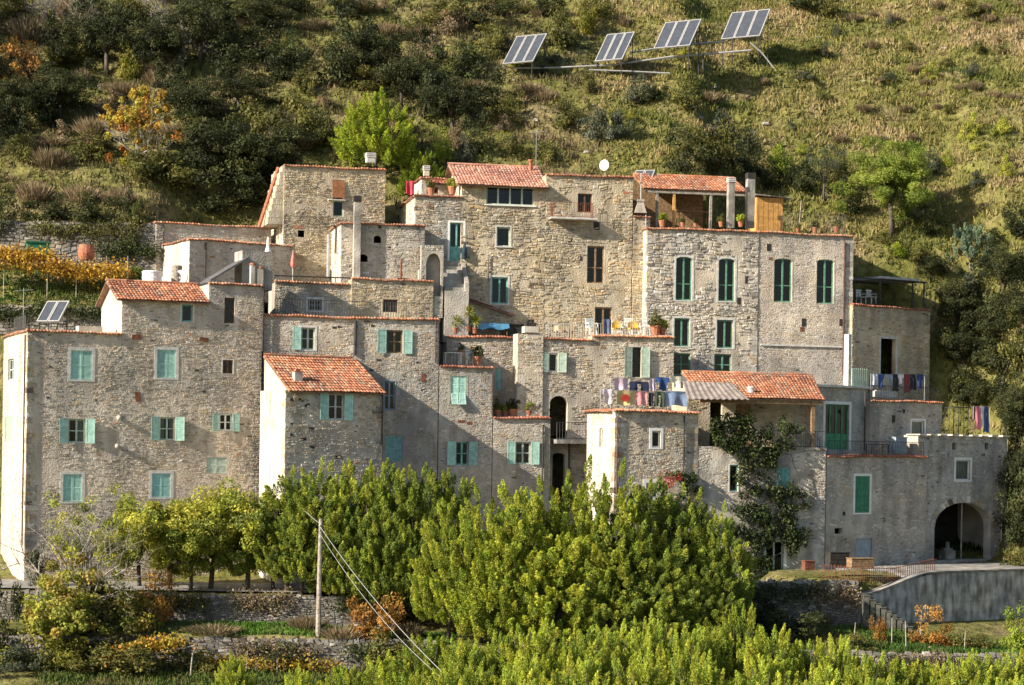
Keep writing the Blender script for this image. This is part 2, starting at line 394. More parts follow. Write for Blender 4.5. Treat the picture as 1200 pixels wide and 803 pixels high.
def coping(parent, p0, p1, out, R, pal=TILE, ov=.16, back=.3, name='coping', drop=.09):
    """a run of barrel tiles laid across a wall top from p0 to p1 (local points), falling outwards"""
    p0, p1, out = Vector(p0), Vector(p1), Vector(out).normalized(); d = (p1 - p0); ln = d.length; d.normalize()
    mb = MB(); n = max(2, int(ln / .185)); st = ln / n
    A = (out * (ov + back) + Vector((0, 0, -drop * 1.2))).normalized(); L_ = ov + back
    N = d.cross(A).normalized(); N = N if N.z > 0 else -N
    c = [p0 - out * back, p1 - out * back, p1 + out * (ov * .5), p0 + out * (ov * .5)]
    z0, z1, z2 = -.03, .055, .03; f1, f2 = R.uniform(0, 6), R.uniform(0, 6)
    vs = [p + Vector((0, 0, z0)) for p in c] + [c[0] + Vector((0, 0, z1 + .05)), c[1] + Vector((0, 0, z1 + .05)), c[2] + Vector((0, 0, z2)), c[3] + Vector((0, 0, z2))]
    mb.add(vs, [(0, 3, 2, 1), (4, 5, 6, 7), (0, 1, 5, 4), (1, 2, 6, 5), (2, 3, 7, 6), (3, 0, 4, 7)], (.30, .20, .15))
    for i in range(n):
        o = p0 + d * (st * (i + .5) + R.uniform(-.012, .012)) - out * back + Vector((0, 0, .10 + R.uniform(-.018, .022) + .028 * math.sin(i * .11 + f1) + .018 * math.sin(i * .31 + f2)))
        tile(mb, o, A, d, N, L_ * R.uniform(.96, 1.04), st * .40, st * .47, tint(R, pal))
    o = mb.build(name, 'tile', parent); o['kind'] = 'stuff'; return o

def tiled_roof(parent, e0, e1, r0, r1, R, pal=TILE, name='roof', th=.07, bed='roofbed'):
    """slab with rows of barrel tiles; e0-e1 the eave, r0-r1 the ridge (local points)"""
    e0, e1, r0, r1 = map(Vector, (e0, e1, r0, r1))
    dn = Vector((0, 0, -th)); mb = MB()
    mb.add([e0 + dn, e1 + dn, r1 + dn, r0 + dn, e0, e1, r1, r0], [(0, 3, 2, 1), (4, 5, 6, 7), (0, 1, 5, 4), (1, 2, 6, 5), (2, 3, 7, 6), (3, 0, 4, 7)])
    ro = mb.build(name, bed, parent)
    d = e1 - e0; W = d.length; d.normalize(); sl = (e0 - r0); S = sl.length; A = sl.normalized()
    N = d.cross(-A).normalized(); N = N if N.z > 0 else -N
    f1, f2 = R.uniform(0, 6), R.uniform(0, 6); nc = max(2, int(W / .20)); nr = max(1, int(S / .36)); mb = MB(); ls = S / nr
    for i in range(nc):
        for j in range(nr):
            t = (i + .5) / nc
            top = r0.lerp(r1, t); bot = e0.lerp(e1, t)
            o = top.lerp(bot, j / nr) + N * (.022 + R.uniform(-.010, .014) + .03 * math.sin(i * .16 + f1) * math.sin(j * .35 + f2)) + d * R.uniform(-.012, .012)
            a = (bot - top).normalized()
            tile(mb, o, (a + N * .07), d, N, ls * 1.1 + .02, W / nc * .40, W / nc * .52, tint(R, pal, .12), .62)
        # channel tiles show as the bed between the rows
    # ridge / verge tiles
    n = max(2, int(W / .38))
    for i in range(n):
        o = r0.lerp(r1, i / n) + N * .09; tile(mb, o, (r1 - r0).normalized(), A, N, W / n * 1.05, .10, .115, tint(R, pal))
    to = mb.build('roof_tiles', 'tile', ro); to['kind'] = 'stuff'; return ro

# ------------------------------------------------------------------ houses
class House:
    def __init__(s, name, label, Y, psi, xl, yb, seed=1, cat='house'):
        s.psi = rad(psi); p = at(xl, yb, Y); s.base = p; s.R = random.Random(seed)
        s.root = empty(name, p, s.psi, label, cat)
        s.rot = Matrix.Rotation(-s.psi, 4, 'Z'); s.blocks = []
    def loc(s, px, py, d=0.0):
        """pixel -> local point on the plane y = d"""
        o = s.rot @ (CP - s.base); r = s.rot @ ray(px, py); t = (d - o.y) / r.y; return o + r * t
    def locx(s, px, py, x=0.0):
        o = s.rot @ (CP - s.base); r = s.rot @ ray(px, py); t = (x - o.x) / r.x; return o + r * t
    def block(s, xl, xr, yt, D, ops=(), lops=(), mortar='mortar', st=True, lst=None, size=.15, cover=.9, proud=.035, pal='warm', zb=0.0, y0=0.0, lmortar=None, keep=None, yb=None, wall='wall', qn=''):
        """one box of the house: front plane at local y0"""
        R = s.R
        a = s.loc(xl, yt, y0); b = s.loc(xr, yt, y0); u0, u1, z1 = a.x, b.x, a.z
        if yb is not None: zb = s.loc(xl, yb, y0).z
        W, H = u1 - u0, z1 - zb
        F = Pan((u0, y0, zb), (1, 0, 0), (0, -1, 0), W, H); Lp = Pan((u0, y0 + D, zb), (0, -1, 0), (-1, 0, 0), D, H)
        Rp = Pan((u1, y0, zb), (0, 1, 0), (1, 0, 0), D, H)
        fo = []; lo = []
        for o in ops:
            x0, y0_, x1, y1_ = o['r']; p = s.loc((x0 + x1) / 2, y1_, y0); q = s.loc((x0 + x1) / 2, y0_, y0)
            o = dict(o); o['u0'] = s.loc(x0, (y0_ + y1_) / 2, y0).x - u0; o['u1'] = s.loc(x1, (y0_ + y1_) / 2, y0).x - u0; o['v0'] = max(.002, p.z - zb); o['v1'] = min(H - .02, q.z - zb); fo.append(o)
        for o in lops:
            x0, y0_, x1, y1_ = o['r']; p = s.locx(x0, y1_, u0); q = s.locx(x1, y0_, u0)
            o = dict(o); ua = s.locx(x0, y1_, u0).y; ub = s.locx(x1, y1_, u0).y
            o['u0'] = max(.1, y0 + D - ua); o['u1'] = min(D - .1, y0 + D - ub); o['v0'] = p.z - zb; o['v1'] = q.z - zb
            if o['u1'] - o['u0'] > .15: lo.append(o)
        def mk(mats, panels):
            mb = MB()
            for pn, oo in panels: wall_panel(mb, pn, oo)
            return mb
        main = MB(); wall_panel(main, F, fo); wall_panel(main, Rp, [])
        B = Pan((u1, y0 + D, zb), (-1, 0, 0), (0, 1, 0), W, H); wall_panel(main, B, [])
        main.add([(u0, y0, z1), (u1, y0, z1), (u1, y0 + D, z1), (u0, y0 + D, z1)], [(0, 1, 2, 3)])
        main.add([(u0, y0, zb), (u1, y0, zb), (u1, y0 + D, zb), (u0, y0 + D, zb)], [(3, 2, 1, 0)])
        if not lmortar: wall_panel(main, Lp, lo)
        wo = main.build(wall, mortar, s.root)
        if lmortar:
            mb = MB(); wall_panel(mb, Lp, lo); mb.build('side_wall', lmortar, s.root)
        for pn, oo in ((F, fo), (Lp, lo)):
            for o in oo:
                m = o.get('sw', .12); pn.op.append((o['u0'] - m, o['v0'] - m * .6, o['u1'] + m, o['v1'] + m))
        if st:
            mb = MB(); stonework(mb, F, R, size, cover, proud, pal, keep=keep)
            if lst: stonework(mb, Lp, R, size, lst, proud * .8, pal)
            for side in qn:
                v = 0.0; flip = 0
                while v < H - .12:
                    qh = min(R.uniform(.2, .36), H - v); la, lb = (R.uniform(.45, .7), R.uniform(.25, .38)) if flip else (R.uniform(.25, .38), R.uniform(.45, .7)); flip = 1 - flip; e_ = R.uniform(.008, .03); e2 = R.uniform(.008, .03)
                    if R.random() < .9:
                        if side == 'L': mb.box((u0 - e_, y0 - e2, zb + v + .01), (u0 + la, y0 + lb, zb + v + qh - .012), pick(R, PAL[pal]))
                        else: mb.box((u1 - la, y0 - e2, zb + v + .01), (u1 + e_, y0 + lb, zb + v + qh - .012), pick(R, PAL[pal]))
                    v += qh
            if mb.v:
                so_ = mb.build('stonework', 'stone', s.root); so_['kind'] = 'stuff'
        for pn, oo in ((F, fo), (Lp, lo)):
            for o in oo: s.opening(pn, o)
        bl = dict(u0=u0, u1=u1, z1=z1, zb=zb, D=D, y0=y0, F=F, L=Lp); s.blocks.append(bl); return bl
    def opening(s, pn, o):
        R = s.R; a, b, c, e = o['u0'], o['v0'], o['u1'], o['v1']; k = o.get('k', 'win'); w, h = c - a, e - b
        fm = o.get('fm', 'white'); d = o.get('set', .12); ar = o.get('arch', 0)
        sm = o.get('sur'); sw = o.get('sw', .12)
        win = None
        if k in ('win', 'door', 'shut'):
            mb = MB(); t = .085; f = .05
            topv = e - .004
            pn.box(mb, a + .003, b + .003, -d - f, a + t, topv, -d); pn.box(mb, c - t, b + .003, -d - f, c - .003, topv, -d)
            pn.box(mb, a + t, e - t, -d - f, c - t, topv, -d); pn.box(mb, a + t, b + .003, -d - f, c - t, b + t, -d)
            nm = o.get('mull', 2); tr = o.get('tr', 1)
            for i in range(1, nm):
                x = a + w * i / nm; pn.box(mb, x - .055, b + t, -d - f, x + .055, e - t, -d + .012)
            for j in range(1, tr + 1):
                y = b + h * j / (tr + 1) if not o.get('trh') else b + h * o['trh']
                pn.box(mb, a + t, y - .03, -d - f + .006, c - t, y + .03, -d - .006)
            if k == 'door' and not o.get('glazed'):
                pn.box(mb, a + t, b + t, -d - .04, c - t, b + h * o.get('panel', .4), -d - .012)
            win = mb.build('door' if k == 'door' else 'window', fm, s.root)
            g = MB(); g.add([pn.P(a + t, b + t, -d - .03), pn.P(c - t, b + t, -d - .03), pn.P(c - t, e - t, -d - .03), pn.P(a + t, e - t, -d - .03)], [(0, 1, 2, 3)])
            g.build('pane', GLASS, win)
            if o.get('cur'):
                g = MB(); n = 12
                for x0, x1 in o['cur']:
                    p = [pn.P(a + w * (x0 + (x1 - x0) * i / n), b + t, -d - .10 - .025 * math.sin(i * 1.9)) for i in range(n + 1)]
                    q = [pn.P(a + w * (x0 + (x1 - x0) * i / n), e - t, -d - .10 - .02 * math.sin(i * 1.9)) for i in range(n + 1)]
                    g.add(p + q, [(i, i + 1, n + 2 + i, n + 1 + i) for i in range(n)])
                g.build('curtain', 'curtain', win)
            if o.get('bars'):
                g = MB(); n = max(3, int(w / .13))
                for i in range(n): x = a + w * (i + .5) / n; g.tube([pn.P(x, b, -.06), pn.P(x, e, -.06)], .012, 5)
                for q in (.3, .7): g.tube([pn.P(a, b + h * q, -.06), pn.P(c, b + h * q, -.06)], .012, 5)
                g.build('window_bars', 'iron', win)
        if k == 'board':
            mb = MB(); n = max(2, int(w / .14))
            for i in range(n): pn.box(mb, a + w * i / n + .004, b + .003, -d - .04 - R.uniform(0, .008), a + w * (i + 1) / n - .004, e - .003, -d)
            win = mb.build('door', fm, s.root)
        par = win if win else s.root
        if sm:
            mb = MB(); p = o.get('sp', .02)
            v0 = b if k in ('door',) or o.get('nosill') else b - sw * .6
            pn.box(mb, a - sw, v0, -.01, a - .002, e + sw, p); pn.box(mb, c + .002, v0, -.01, c + sw, e + sw, p)
            if ar:
                n = 8; m = (a + c) / 2; hw = w / 2
                for i in range(n):
                    t0, t1 = math.pi * i / n, math.pi * (i + 1) / n
                    q = [(m - hw * math.cos(t), e - ar + ar * math.sin(t)) for t in (t0, t1)] + [(m - (hw + sw) * math.cos(t), e - ar + (ar + sw) * math.sin(t)) for t in (t1, t0)]
                    mb.add([pn.P(x, y, p) for x, y in q] + [pn.P(x, y, -.01) for x, y in q], [(0, 1, 2, 3), (3, 2, 6, 7), (0, 4, 5, 1)])
            else: pn.box(mb, a - .002, e + .002, -.01, c + .002, e + sw, p)
            if v0 < b: pn.box(mb, a - .002, v0, -.01, c + .002, b - .002, p)
            mb.build('surround', sm, par)
        if o.get('sill'):
            mb = MB(); pn.box(mb, a - .12, b - .07, -.05, c + .12, b - .006, .11); mb.build('sill', o['sill'], par)
        sh = o.get('sh')
        if sh:
            m_ = o.get('sm', 'shutter'); hw = o.get('shw', w * .52)
            if 'L' in sh: s.shutter(pn, a - hw - .02, b - .02, a - .02, e + .02, .045, m_, R.uniform(0, .15), 1)
            if 'R' in sh: s.shutter(pn, c + .02, b - .02, c + hw + .02, e + .02, .045, m_, R.uniform(0, .15), -1)
            if 'C' in sh:   # closed
                m = (a + c) / 2; fl = .38 if 'F' in sh else 0
                for x0, x1 in ((a + .01, m - .006), (m + .006, c - .01)):
                    if fl:
                        s.shutter(pn, x0, b + h * fl, x1, e - .01, -.06, m_, 0, 1)
                        s.shutter(pn, x0 + .02, b + .01, x1 - .02, b + h * fl, -.03, m_, 0, 1, flap=.45)
                    else: s.shutter(pn, x0, b + .01, x1, e - .01, -.06, m_, 0, 1)
    def shutter(s, pn, u0, v0, u1, v1, w, m, swing=0, side=1, flap=0):
        mb = MB(); t = .055; th = .035; R = s.R
        def wv(u, v):
            k = (u - u0) if side < 0 else (u1 - u)
            r = swing * k / max(.01, u1 - u0)
            if flap: r += flap * (v1 - v)
            return w + r
        def bx(a, b, c, e, z0, z1): mb.box((a, b, z0), (c, e, z1), mp=lambda x, y, z: pn.P(x, y, wv(x, y) + z))
        bx(u0, v0, u0 + t, v1, 0, th); bx(u1 - t, v0, u1, v1, 0, th)
        for y in (v0, (v0 + v1) / 2 - t / 2, v1 - t): bx(u0 + t, y, u1 - t, y + t, .002, th - .002)
        n = max(4, int((v1 - v0) / .062))
        for i in range(n):
            y = v0 + (v1 - v0) * (i + .5) / n
            vs = [pn.P(x, yy, wv(x, yy) + z) for (x, yy, z) in ((u0 + t, y - .03, .03), (u1 - t, y - .03, .03), (u1 - t, y + .028, .004), (u0 + t, y + .028, .004))]
            vs += [v - pn.n * .006 for v in vs]
            mb.add(vs, [(0, 1, 2, 3), (7, 6, 5, 4), (0, 4, 5, 1), (2, 6, 7, 3)])
        return mb.build('shutter', m, s.root)
    def cope(s, b, pal=TILE, left=True, ov=.16, u0=None, u1=None):
        z = b['z1'] + .002; a = b['u0'] - (.1 if left else 0) if u0 is None else u0; c = b['u1'] + .05 if u1 is None else u1
        coping(s.root, (a, b['y0'], z), (c, b['y0'], z), (0, -1, 0), s.R, pal, ov)
        if left: coping(s.root, (b['u0'], b['y0'] + b['D'], z + .004), (b['u0'], b['y0'] + .34, z + .004), (-1, 0, 0), s.R, pal, ov)
    def pipe(s, x, y0, y1, d=-.08, r=.045, m='pipe', x1=None, hook=False):
        p = s.loc(x, y0, d); q = s.loc(x1 if x1 else x, y1, d); mb = MB()
        pts = [p, (p.x, p.y, q.z)] if x1 is None else [p, q]
        if hook: pts = [(p.x - .25, p.y + .02, p.z + .12), (p.x, p.y, p.z - .1)] + [pts[-1]]
        mb.tube(pts, r, 8)
        z = q.z + .6
        while z < p.z - .3: mb.tube([(p.x, p.y, z), (p.x, p.y, z + .05)], r * 1.35, 8); z += 1.6
        return mb.build('drainpipe', m, s.root)
    def slab(s, name, x0, y0, x1, y1, d0, d1, m):
        """box given by pixel rect on plane d0, from local y d0 to d1"""
        p = s.loc(x0, y1, d0); q = s.loc(x1, y0, d0); mb = MB(); mb.box((p.x, d0, p.z), (q.x, d1, q.z)); return mb.build(name, m, s.root)
    def plate(s, x, y, w, h, m='rust', p=.03, rot=0):  # rust ones are iron plates; some dark ones paint in shaded wall holes
        c = s.loc(x, y, 0); k = abs(s.loc(x + 1, y, 0).x - c.x); mb = MB(); W, H = w * k / 2, h * k / 2
        cs, sn = math.cos(rot), math.sin(rot)
        mb.box((-W, -p, -H), (W, .02, H), mp=lambda a, b, e: (c.x + a * cs - e * sn, b, c.z + a * sn + e * cs)); return mb.build('wall_plate_or_hole', m, s.root)
    def railing(s, pts, h=.95, sp=.13, m='iron', r=.012, name='railing'):
        mb = MB(); pts = [Vector(p) for p in pts]; up = Vector((0, 0, 1))
        for p, q in zip(pts[:-1], pts[1:]):
            n = max(2, int((q - p).length / sp))
            for i in range(n + 1):
                a = p.lerp(q, i / n); mb.tube([a, a + up * h], r if i % 10 else r * 1.7, 4, caps=False)
            for z in (.08, h): mb.tube([p + up * z, q + up * z], r * 1.5, 5)
        return mb.build(name, m, s.root)
    def chimney(s, x, yb, yt, d, w=.5, kind='pot', m='mortar'):
        p = s.loc(x, yb, d); q = s.loc(x, yt, d); mb = MB(); w2 = w / 2
        mb.box((p.x - w2, d, p.z), (p.x + w2, d + w, q.z - .18)); c = mb.build('chimney', m, s.root)
        if kind == 'pot':
            mb = MB(); mb.box((p.x - w2 - .06, d - .06, q.z - .18), (p.x + w2 + .06, d + w + .06, q.z - .10))
            for sx in (-1, 1):
                for sy in (0, 1): mb.box((p.x + sx * (w2 - .07) - .05, d + .02 + sy * (w - .14), q.z - .1), (p.x + sx * (w2 - .07) + .05, d + .12 + sy * (w - .14), q.z + .06))
            mb.box((p.x - w2 - .08, d - .08, q.z + .06), (p.x + w2 + .08, d + w + .08, q.z + .12)); mb.build('chimney_cap', 'brick', c)
        elif kind == 'black':
            mb = MB(); mb.box((p.x - w2 - .03, d - .03, q.z - .18), (p.x + w2 + .03, d + w + .03, q.z + .2)); mb.build('chimney_cap', 'dark', c)
        elif kind == 'slots':
            mb = MB()
            for i in range(3): mb.box((p.x - w2 - .04, d - .04, q.z - .18 + i * .11), (p.x + w2 + .04, d + w + .04, q.z - .11 + i * .11))
            mb.box((p.x - .12, d + w2 - .12, q.z - .2), (p.x + .12, d + w2 + .12, q.z + .1)); mb.build('chimney_cap', 'greywhite', c)
        return c

def sh(x0, y0, x1, y1, **k): d = dict(r=(x0, y0, x1, y1), k='win'); d.update(k); return d
ROWWIN = dict(sh='LR', mull=2, tr=1, fm='sage')

# ---- left house (three heights, one facade)
A = House('stone_house', 'long grey stone house with three window rows, pale end wall and tile-edged roof terrace', 117, 22.5, 33, 730, 11)
closed = dict(sh='C', sur='greywhite', sw=.17, sm='shutter')
b1 = A.block(33, 143, 388, 9, [
    sh(83, 411, 108, 445, **dict(closed, sh='C')), sh(80, 491, 100, 519, sh='LR', fm='sage', shw=.50, cur=[(.62, 1)]), sh(74, 556, 96, 588, **closed)],
    lops=[sh(6, 488, 17, 518, sh='C', sm='shutter_pale'), sh(9, 420, 16, 446, fm='sage')],
    mortar='mortar_pink', lmortar='plaster', qn='L', lst=.25, size=.135, cover=.55, proud=.03)
b2 = A.block(143, 245, 352, 6, [
    sh(184, 410, 206, 443, **closed), sh(213, 357, 226, 377, fm='teal', sur='greywhite', sw=.1, mull=1, tr=0),
    sh(187, 489, 205, 516, sh='LR', fm='sage', shw=.50, cur=[(0, .35), (.68, 1)]), sh(178, 555, 200, 583, **dict(closed, sm='shutter_blue')), sh(150, 598, 178, 624, **dict(closed, sm='shutter_pale'))],
    mortar='mortar_pink', lmortar='plaster', size=.135, cover=.68, proud=.03)
b3 = A.block(245, 308, 333, 6, [
    sh(263, 349, 275, 379, fm='brown', mull=1, tr=1), sh(261, 422, 273, 438, fm='brown', mull=2, tr=0, sur='greywhite', sw=.06),
    sh(257, 485, 272, 505, sh='LR', fm='white', shw=.42), sh(241, 536, 266, 555, sh='C', sm='sage')],
    mortar='mortar_pink', size=.135, cover=.75, proud=.03)
A.cope(b1, left=True); A.cope(b3, left=False)
R = random.Random(3)
# shed roof over the middle part with its gable end
ez = b2['z1'] + .03; rz_ = A.loc(245, 329, 3.2).z
tiled_roof(A.root, (b2['u0'] - .35, -.28, ez), (b2['u1'] + .02, -.28, ez), (b2['u0'] - .35, 3.0, ez + 1.25), (b2['u1'] + .02, 3.0, ez + 1.25), R)
tiled_roof(A.root, (b2['u1'] + .02, 6.2, ez), (b2['u0'] - .35, 6.2, ez), (b2['u1'] + .02, 3.0, ez + 1.25), (b2['u0'] - .35, 3.0, ez + 1.25), R)
mb = MB(); x = b2['u0']
mb.add([(x, .0, ez - .02), (x, 6, ez - .02), (x, 3.0, ez + 1.13), (x + .3, 0, ez - .02), (x + .3, 6, ez - .02), (x + .3, 3.0, ez + 1.13)], [(0, 2, 1), (3, 4, 5), (0, 3, 5, 2), (1, 2, 5, 4)])
mb.build('gable', 'plaster', A.root)
A.pipe(29.5, 392, 640, m='pipe'); A.pipe(309, 336, 412, m='iron', r=.06); 
for x, y, w, h, r in ((160, 395, 11, 6, .05), (239, 398, 10, 5, -.1), (161.5, 465, 6, 11, .15), (59, 430, 2.4, 2, 0), (239, 459, 4, 2, 0), (231, 434, 4, 2, 0), (56, 466, 3, 2, 0)): A.plate(x, y, w, h, 'rust' if w > 4 else 'dark', rot=r)
for x, y in ((139, 490), (137, 523)):
    p = A.loc(x, y, 0); mb = MB(); mb.lathe([(.02, -.16), (.10, -.1), (.15, 0), (.12, .10), (.03, .15)], (p.x, -.13, p.z)); mb.build('wall_lamp', 'plaster', A.root, smooth=True)

# ---- house behind and right of it
C = House('stone_house', 'low grey stone house with turquoise shutters under a terrace railing, behind the lean-to roof', 122.4, 14, 309, 720, 12)
c1 = C.block(309, 515, 370, 4.5, [
    sh(353, 384, 369, 410, sh='L', fm='sage', shw=.5, sur='greywhite', sw=.13), sh(453, 387, 472, 414, sh='LR', fm='wood', shw=.56),
    sh(450, 447, 463, 480, fm='bluegrey', sur='bluegrey', sw=.06), sh(452, 511, 472, 541, sh='C', sm='shutter_blue')],
    mortar='mortar_grey', size=.14, cover=.75, proud=.03, pal='warm')
C.cope(c1, left=False, pal=TILE)
C.pipe(416.5, 376, 416, m='iron', r=.09); C.pipe(511, 376, 425, r=.05)
C.plate(496, 443, 5, 9)
for x, y in ((392, 384), (398, 383), (437, 382), (444, 422), (436, 434), (496, 457), (490, 425)): C.plate(x, y, 5, 2.4, 'dark', .012)
p = C.loc(322, 369, .35); q = C.loc(508, 374, .35); C.railing([(p.x, .35, c1['z1']), (q.x - .1, .35, c1['z1'])], h=1.05, sp=.16)
c2 = C.block(322, 412, 331, 3, [sh(361, 351, 377, 364, fm='bluegrey', bars=True, sur='greywhite', sw=.14)], mortar='mortar_grey', y0=4.2, yb=380, size=.15, cover=.85, proud=.04, pal='ochre')
c3 = C.block(412, 508, 327, 3, [sh(449, 351, 466, 366, fm='brown', bars=True)], mortar='mortar_ochre', y0=4.0, yb=380, size=.15, cover=.9, proud=.045, pal='ochre')
C.cope(c2, left=False); C.cope(c3, left=False)

# ---- annex with lean-to roof
D = House('stone_annex', 'small stone annex with orange lean-to tile roof and sunlit white end wall', 117.6, 27, 335, 730, 13)
d1 = D.block(335, 448, 457, 4.2, [sh(385, 461.5, 403, 492, sh='LR', fm='greywhite', shw=.52)],
    lops=[sh(316, 459, 326, 489, sh='C', sm='sage'), sh(315, 543, 323, 569, sh='C', sm='sage')],
    qn='LR', mortar='mortar', lmortar='plaster', size=.15, cover=.85, proud=.035)
z = d1['z1'] + .03; k = 2.05
tiled_roof(D.root, (-.14, -.3, z - .1), (d1['u1'] + .14, -.3, z - .1), (-.14, 4.1, z + k), (d1['u1'] - .02, 4.1, z + k), R)
mb = MB(); mb.add([(0, 0, z - .03), (0, 4.2, z - .03), (0, 4.2, z + k - .1), (.3, 0, z - .03), (.3, 4.2, z - .03), (.3, 4.2, z + k - .1)], [(0, 2, 1), (3, 4, 5), (0, 3, 5, 2), (1, 2, 5, 4)]); mb.build('gable', 'plaster', D.root)
mb = MB(); x = d1['u1']; mb.add([(x, 0, z - .03), (x, 4.2, z - .03), (x, 4.2, z + k - .1), (x - .3, 0, z - .03), (x - .3, 4.2, z - .03), (x - .3, 4.2, z + k - .1)], [(0, 1, 2), (3, 5, 4), (0, 2, 5, 3), (1, 4, 5, 2)]); mb.build('gable', 'mortar', D.root)
mb = MB(); p = D.loc(349, 446, .9); mb.box((p.x - .24, .75, z + .25), (p.x + .24, 1.2, z + 1.05)); c = mb.build('chimney', 'plaster', D.root)
mb = MB(); mb.box((p.x - .27, .72, z + 1.05), (p.x + .27, 1.23, z + 1.1)); mb.box((p.x - .15, .85, z + 1.1), (p.x + .15, 1.1, z + 1.22)); mb.build('chimney_cap', 'brick', c)
D.pipe(448.5, 462, 560, d=-.07, hook=True, m='iron')
for x, y in ((343, 469), (360, 475), (353, 469), (364, 503), (342, 496), (342, 510), (356, 515), (366, 524), (395, 536), (399, 536)): D.plate(x, y, 6, 3, 'dark', .012, rot=random.Random(int(x)).uniform(-.5, .5))

# ---- middle house with terrace and planter
E = House('stone_house', 'grey stone house with half-raised turquoise shutter and small roof terrace with white furniture', 125, 14, 515, 720, 14)
e1 = E.block(515, 578, 430, 4.3, [sh(528, 441, 546, 474, sh='CF', sur='mortar_grey', sw=.14, sp=.012), sh(534, 518, 549, 545, sh='LR', fm='teal', shw=.52)],
    mortar='mortar_grey', size=.12, cover=.62, proud=.03)
e2 = E.block(578, 645, 490, 4.3, [sh(604, 518, 622, 544, sh='LR', fm='sage', shw=.5), sh(603, 576, 620, 600, sh='C', sm='shutter_blue')], mortar='mortar_grey', size=.12, cover=.55, proud=.03)
E.cope(e1, pal=TILE_BROWN, left=False); E.cope(e2, pal=TILE_BROWN, left=False)
E.pipe(636.5, 498, 580, m='iron'); E.pipe(577, 436, 486, d=-.05, m='pipe', r=.03)
p = E.loc(515, 428, .3); E.railing([(.05, .3, e1['z1']), (e1['u1'] - 1.2, .3, e1['z1'])], h=1.0, sp=.2)
E.plate(541, 494, 9, 3, 'rust', .015); E.plate(552, 496, 10, 3, 'rust', .015)

# ---- block behind it, pillar with chimney
Fh = House('stone_house', 'narrow stone house front with red tile edge below the blue-covered table and yuccas', 129.3, 13, 560, 600, 15)
f1 = Fh.block(524, 607, 395, 5, [sh(580, 432, 588, 457, sh='C', sm='shutter_blue')], mortar='mortar_grey', size=.15, cover=.8, proud=.035)
Fh.cope(f1, left=False, pal=TILE_BROWN)
# ---- G: raking wall with pale shutters and black arch
G = House('stone_house', 'rough stone house with pale green shutters and black arched doorway beneath its wall', 127.3, 14, 637, 760, 16)
g1 = G.block(637, 694, 398, 5.5, [sh(643, 414, 653.5, 436, sh='LR', sm='shutter_pale', fm='white', mull=1, tr=0, shw=.5, sur='plaster', sw=.08),
    dict(r=(644, 464, 665, 514), k='hole', arch=.5, dep=.5, sw=.1), dict(r=(647, 531, 662, 615), k='hole', arch=.15, dep=.5, sw=.1)], mortar='mortar', size=.15, cover=.8, proud=.05)
g2 = G.block(694, 790, 394, 5.5, [sh(741, 407, 751, 442, sh='LR', sm='shutter_pale', fm='dark', mull=1, tr=0, shw=.52, sur='plaster', sw=.16)], mortar='mortar', size=.15, cover=.72, proud=.05)
G.block(607, 637, 391, 1.2, [], mortar='mortar', size=.15, cover=.85, proud=.035, y0=-.12)
p = G.loc(622, 390, 0); mb = MB(); mb.box((p.x - .45, -.2, p.z), (p.x + .45, .5, p.z + .38)); c = mb.build('chimney', 'plaster', G.root)
mb = MB(); mb.box((p.x - .32, -.1, p.z + .38), (p.x + .32, .4, p.z + .62)); mb.box((p.x - .22, 0, p.z + .72), (p.x + .22, .3, p.z + .80)); mb.tube([(p.x - .15, .15, p.z + .6), (p.x - .15, .15, p.z + .75)], .05); mb.tube([(p.x + .15, .15, p.z + .6), (p.x + .15, .15, p.z + .75)], .05); mb.build('chimney_cap', 'dark', c)

G.cope(g1, left=False); G.cope(g2, left=False)
p = G.loc(664, 515, -1.3); q = G.loc(693, 515, -1.3)
mb = MB(); a = G.loc(646, 515, 0); mb.box((a.x, -1.4, a.z - .25), (q.x + 1.2, -.003, a.z)); mb.build('landing', 'concrete', G.root)
G.railing([(a.x, -1.3, a.z), (q.x + 1.1, -1.3, a.z)], h=1.05, sp=.18)
G.pipe(667, 520, 600, m='iron')

# ---- H: the tall house at the top
H = House('tall_stone_house', 'tall ochre stone house with pink tiled attic roof above a wide green four-light window', 130.5, 11, 487, 520, 17)
h1 = H.block(487, 541, 230, 7, [dict(r=(527, 261, 545 - 2, 306), k='door', fm='teal', sur='white', sw=.12, mull=2, tr=0, panel=.38)], mortar='mortar_grey', lmortar='plaster', lst=.4, qn='L', size=.16, cover=.88, proud=.05, pal='warm')
h2 = H.block(541, 640, 216, 7, [sh(570, 219, 626, 240.5, fm='sage', mull=4, tr=0, sill='white'), sh(582, 266, 598, 289, fm='sage', mull=1, tr=0, sur='greywhite', sw=.08, sill='greywhite'),
    sh(576, 325, 595, 356, fm='teal', mull=2, tr=0, sur='greywhite', sw=.12)], mortar='mortar_ochre', lmortar='plaster', size=.20, cover=.9, proud=.06, pal='ochre')
h3 = H.block(640, 742, 205, 7, [sh(688, 288.5, 708, 332, fm='wood', mull=2, tr=1, trh=.42), sh(697, 360, 717, 392, fm='wood', mull=2, tr=0), sh(677, 227, 694, 249, fm='brown', mull=2, tr=0)],
    mortar='mortar_ochre', size=.19, cover=.85, proud=.055, pal='ochre')
h4 = H.block(742, 762, 254, 7, [], mortar='mortar_ochre', size=.19, cover=.85, proud=.055, pal='ochre')
H.cope(h1, left=True, pal=TILE_BROWN); H.cope(h3, left=False, pal=TILE_BROWN); H.cope(h4, left=False, pal=TILE_BROWN)
z = h2['z1'] + .04; u0, u1 = h2['u0'] - .4, h2['u1'] + .15
tiled_roof(H.root, (u0, -.45, z - .12), (u1, -.45, z - .12), (u0, 3.2, z + 1.6), (u1, 3.2, z + 1.6), R, TILE_PINK)
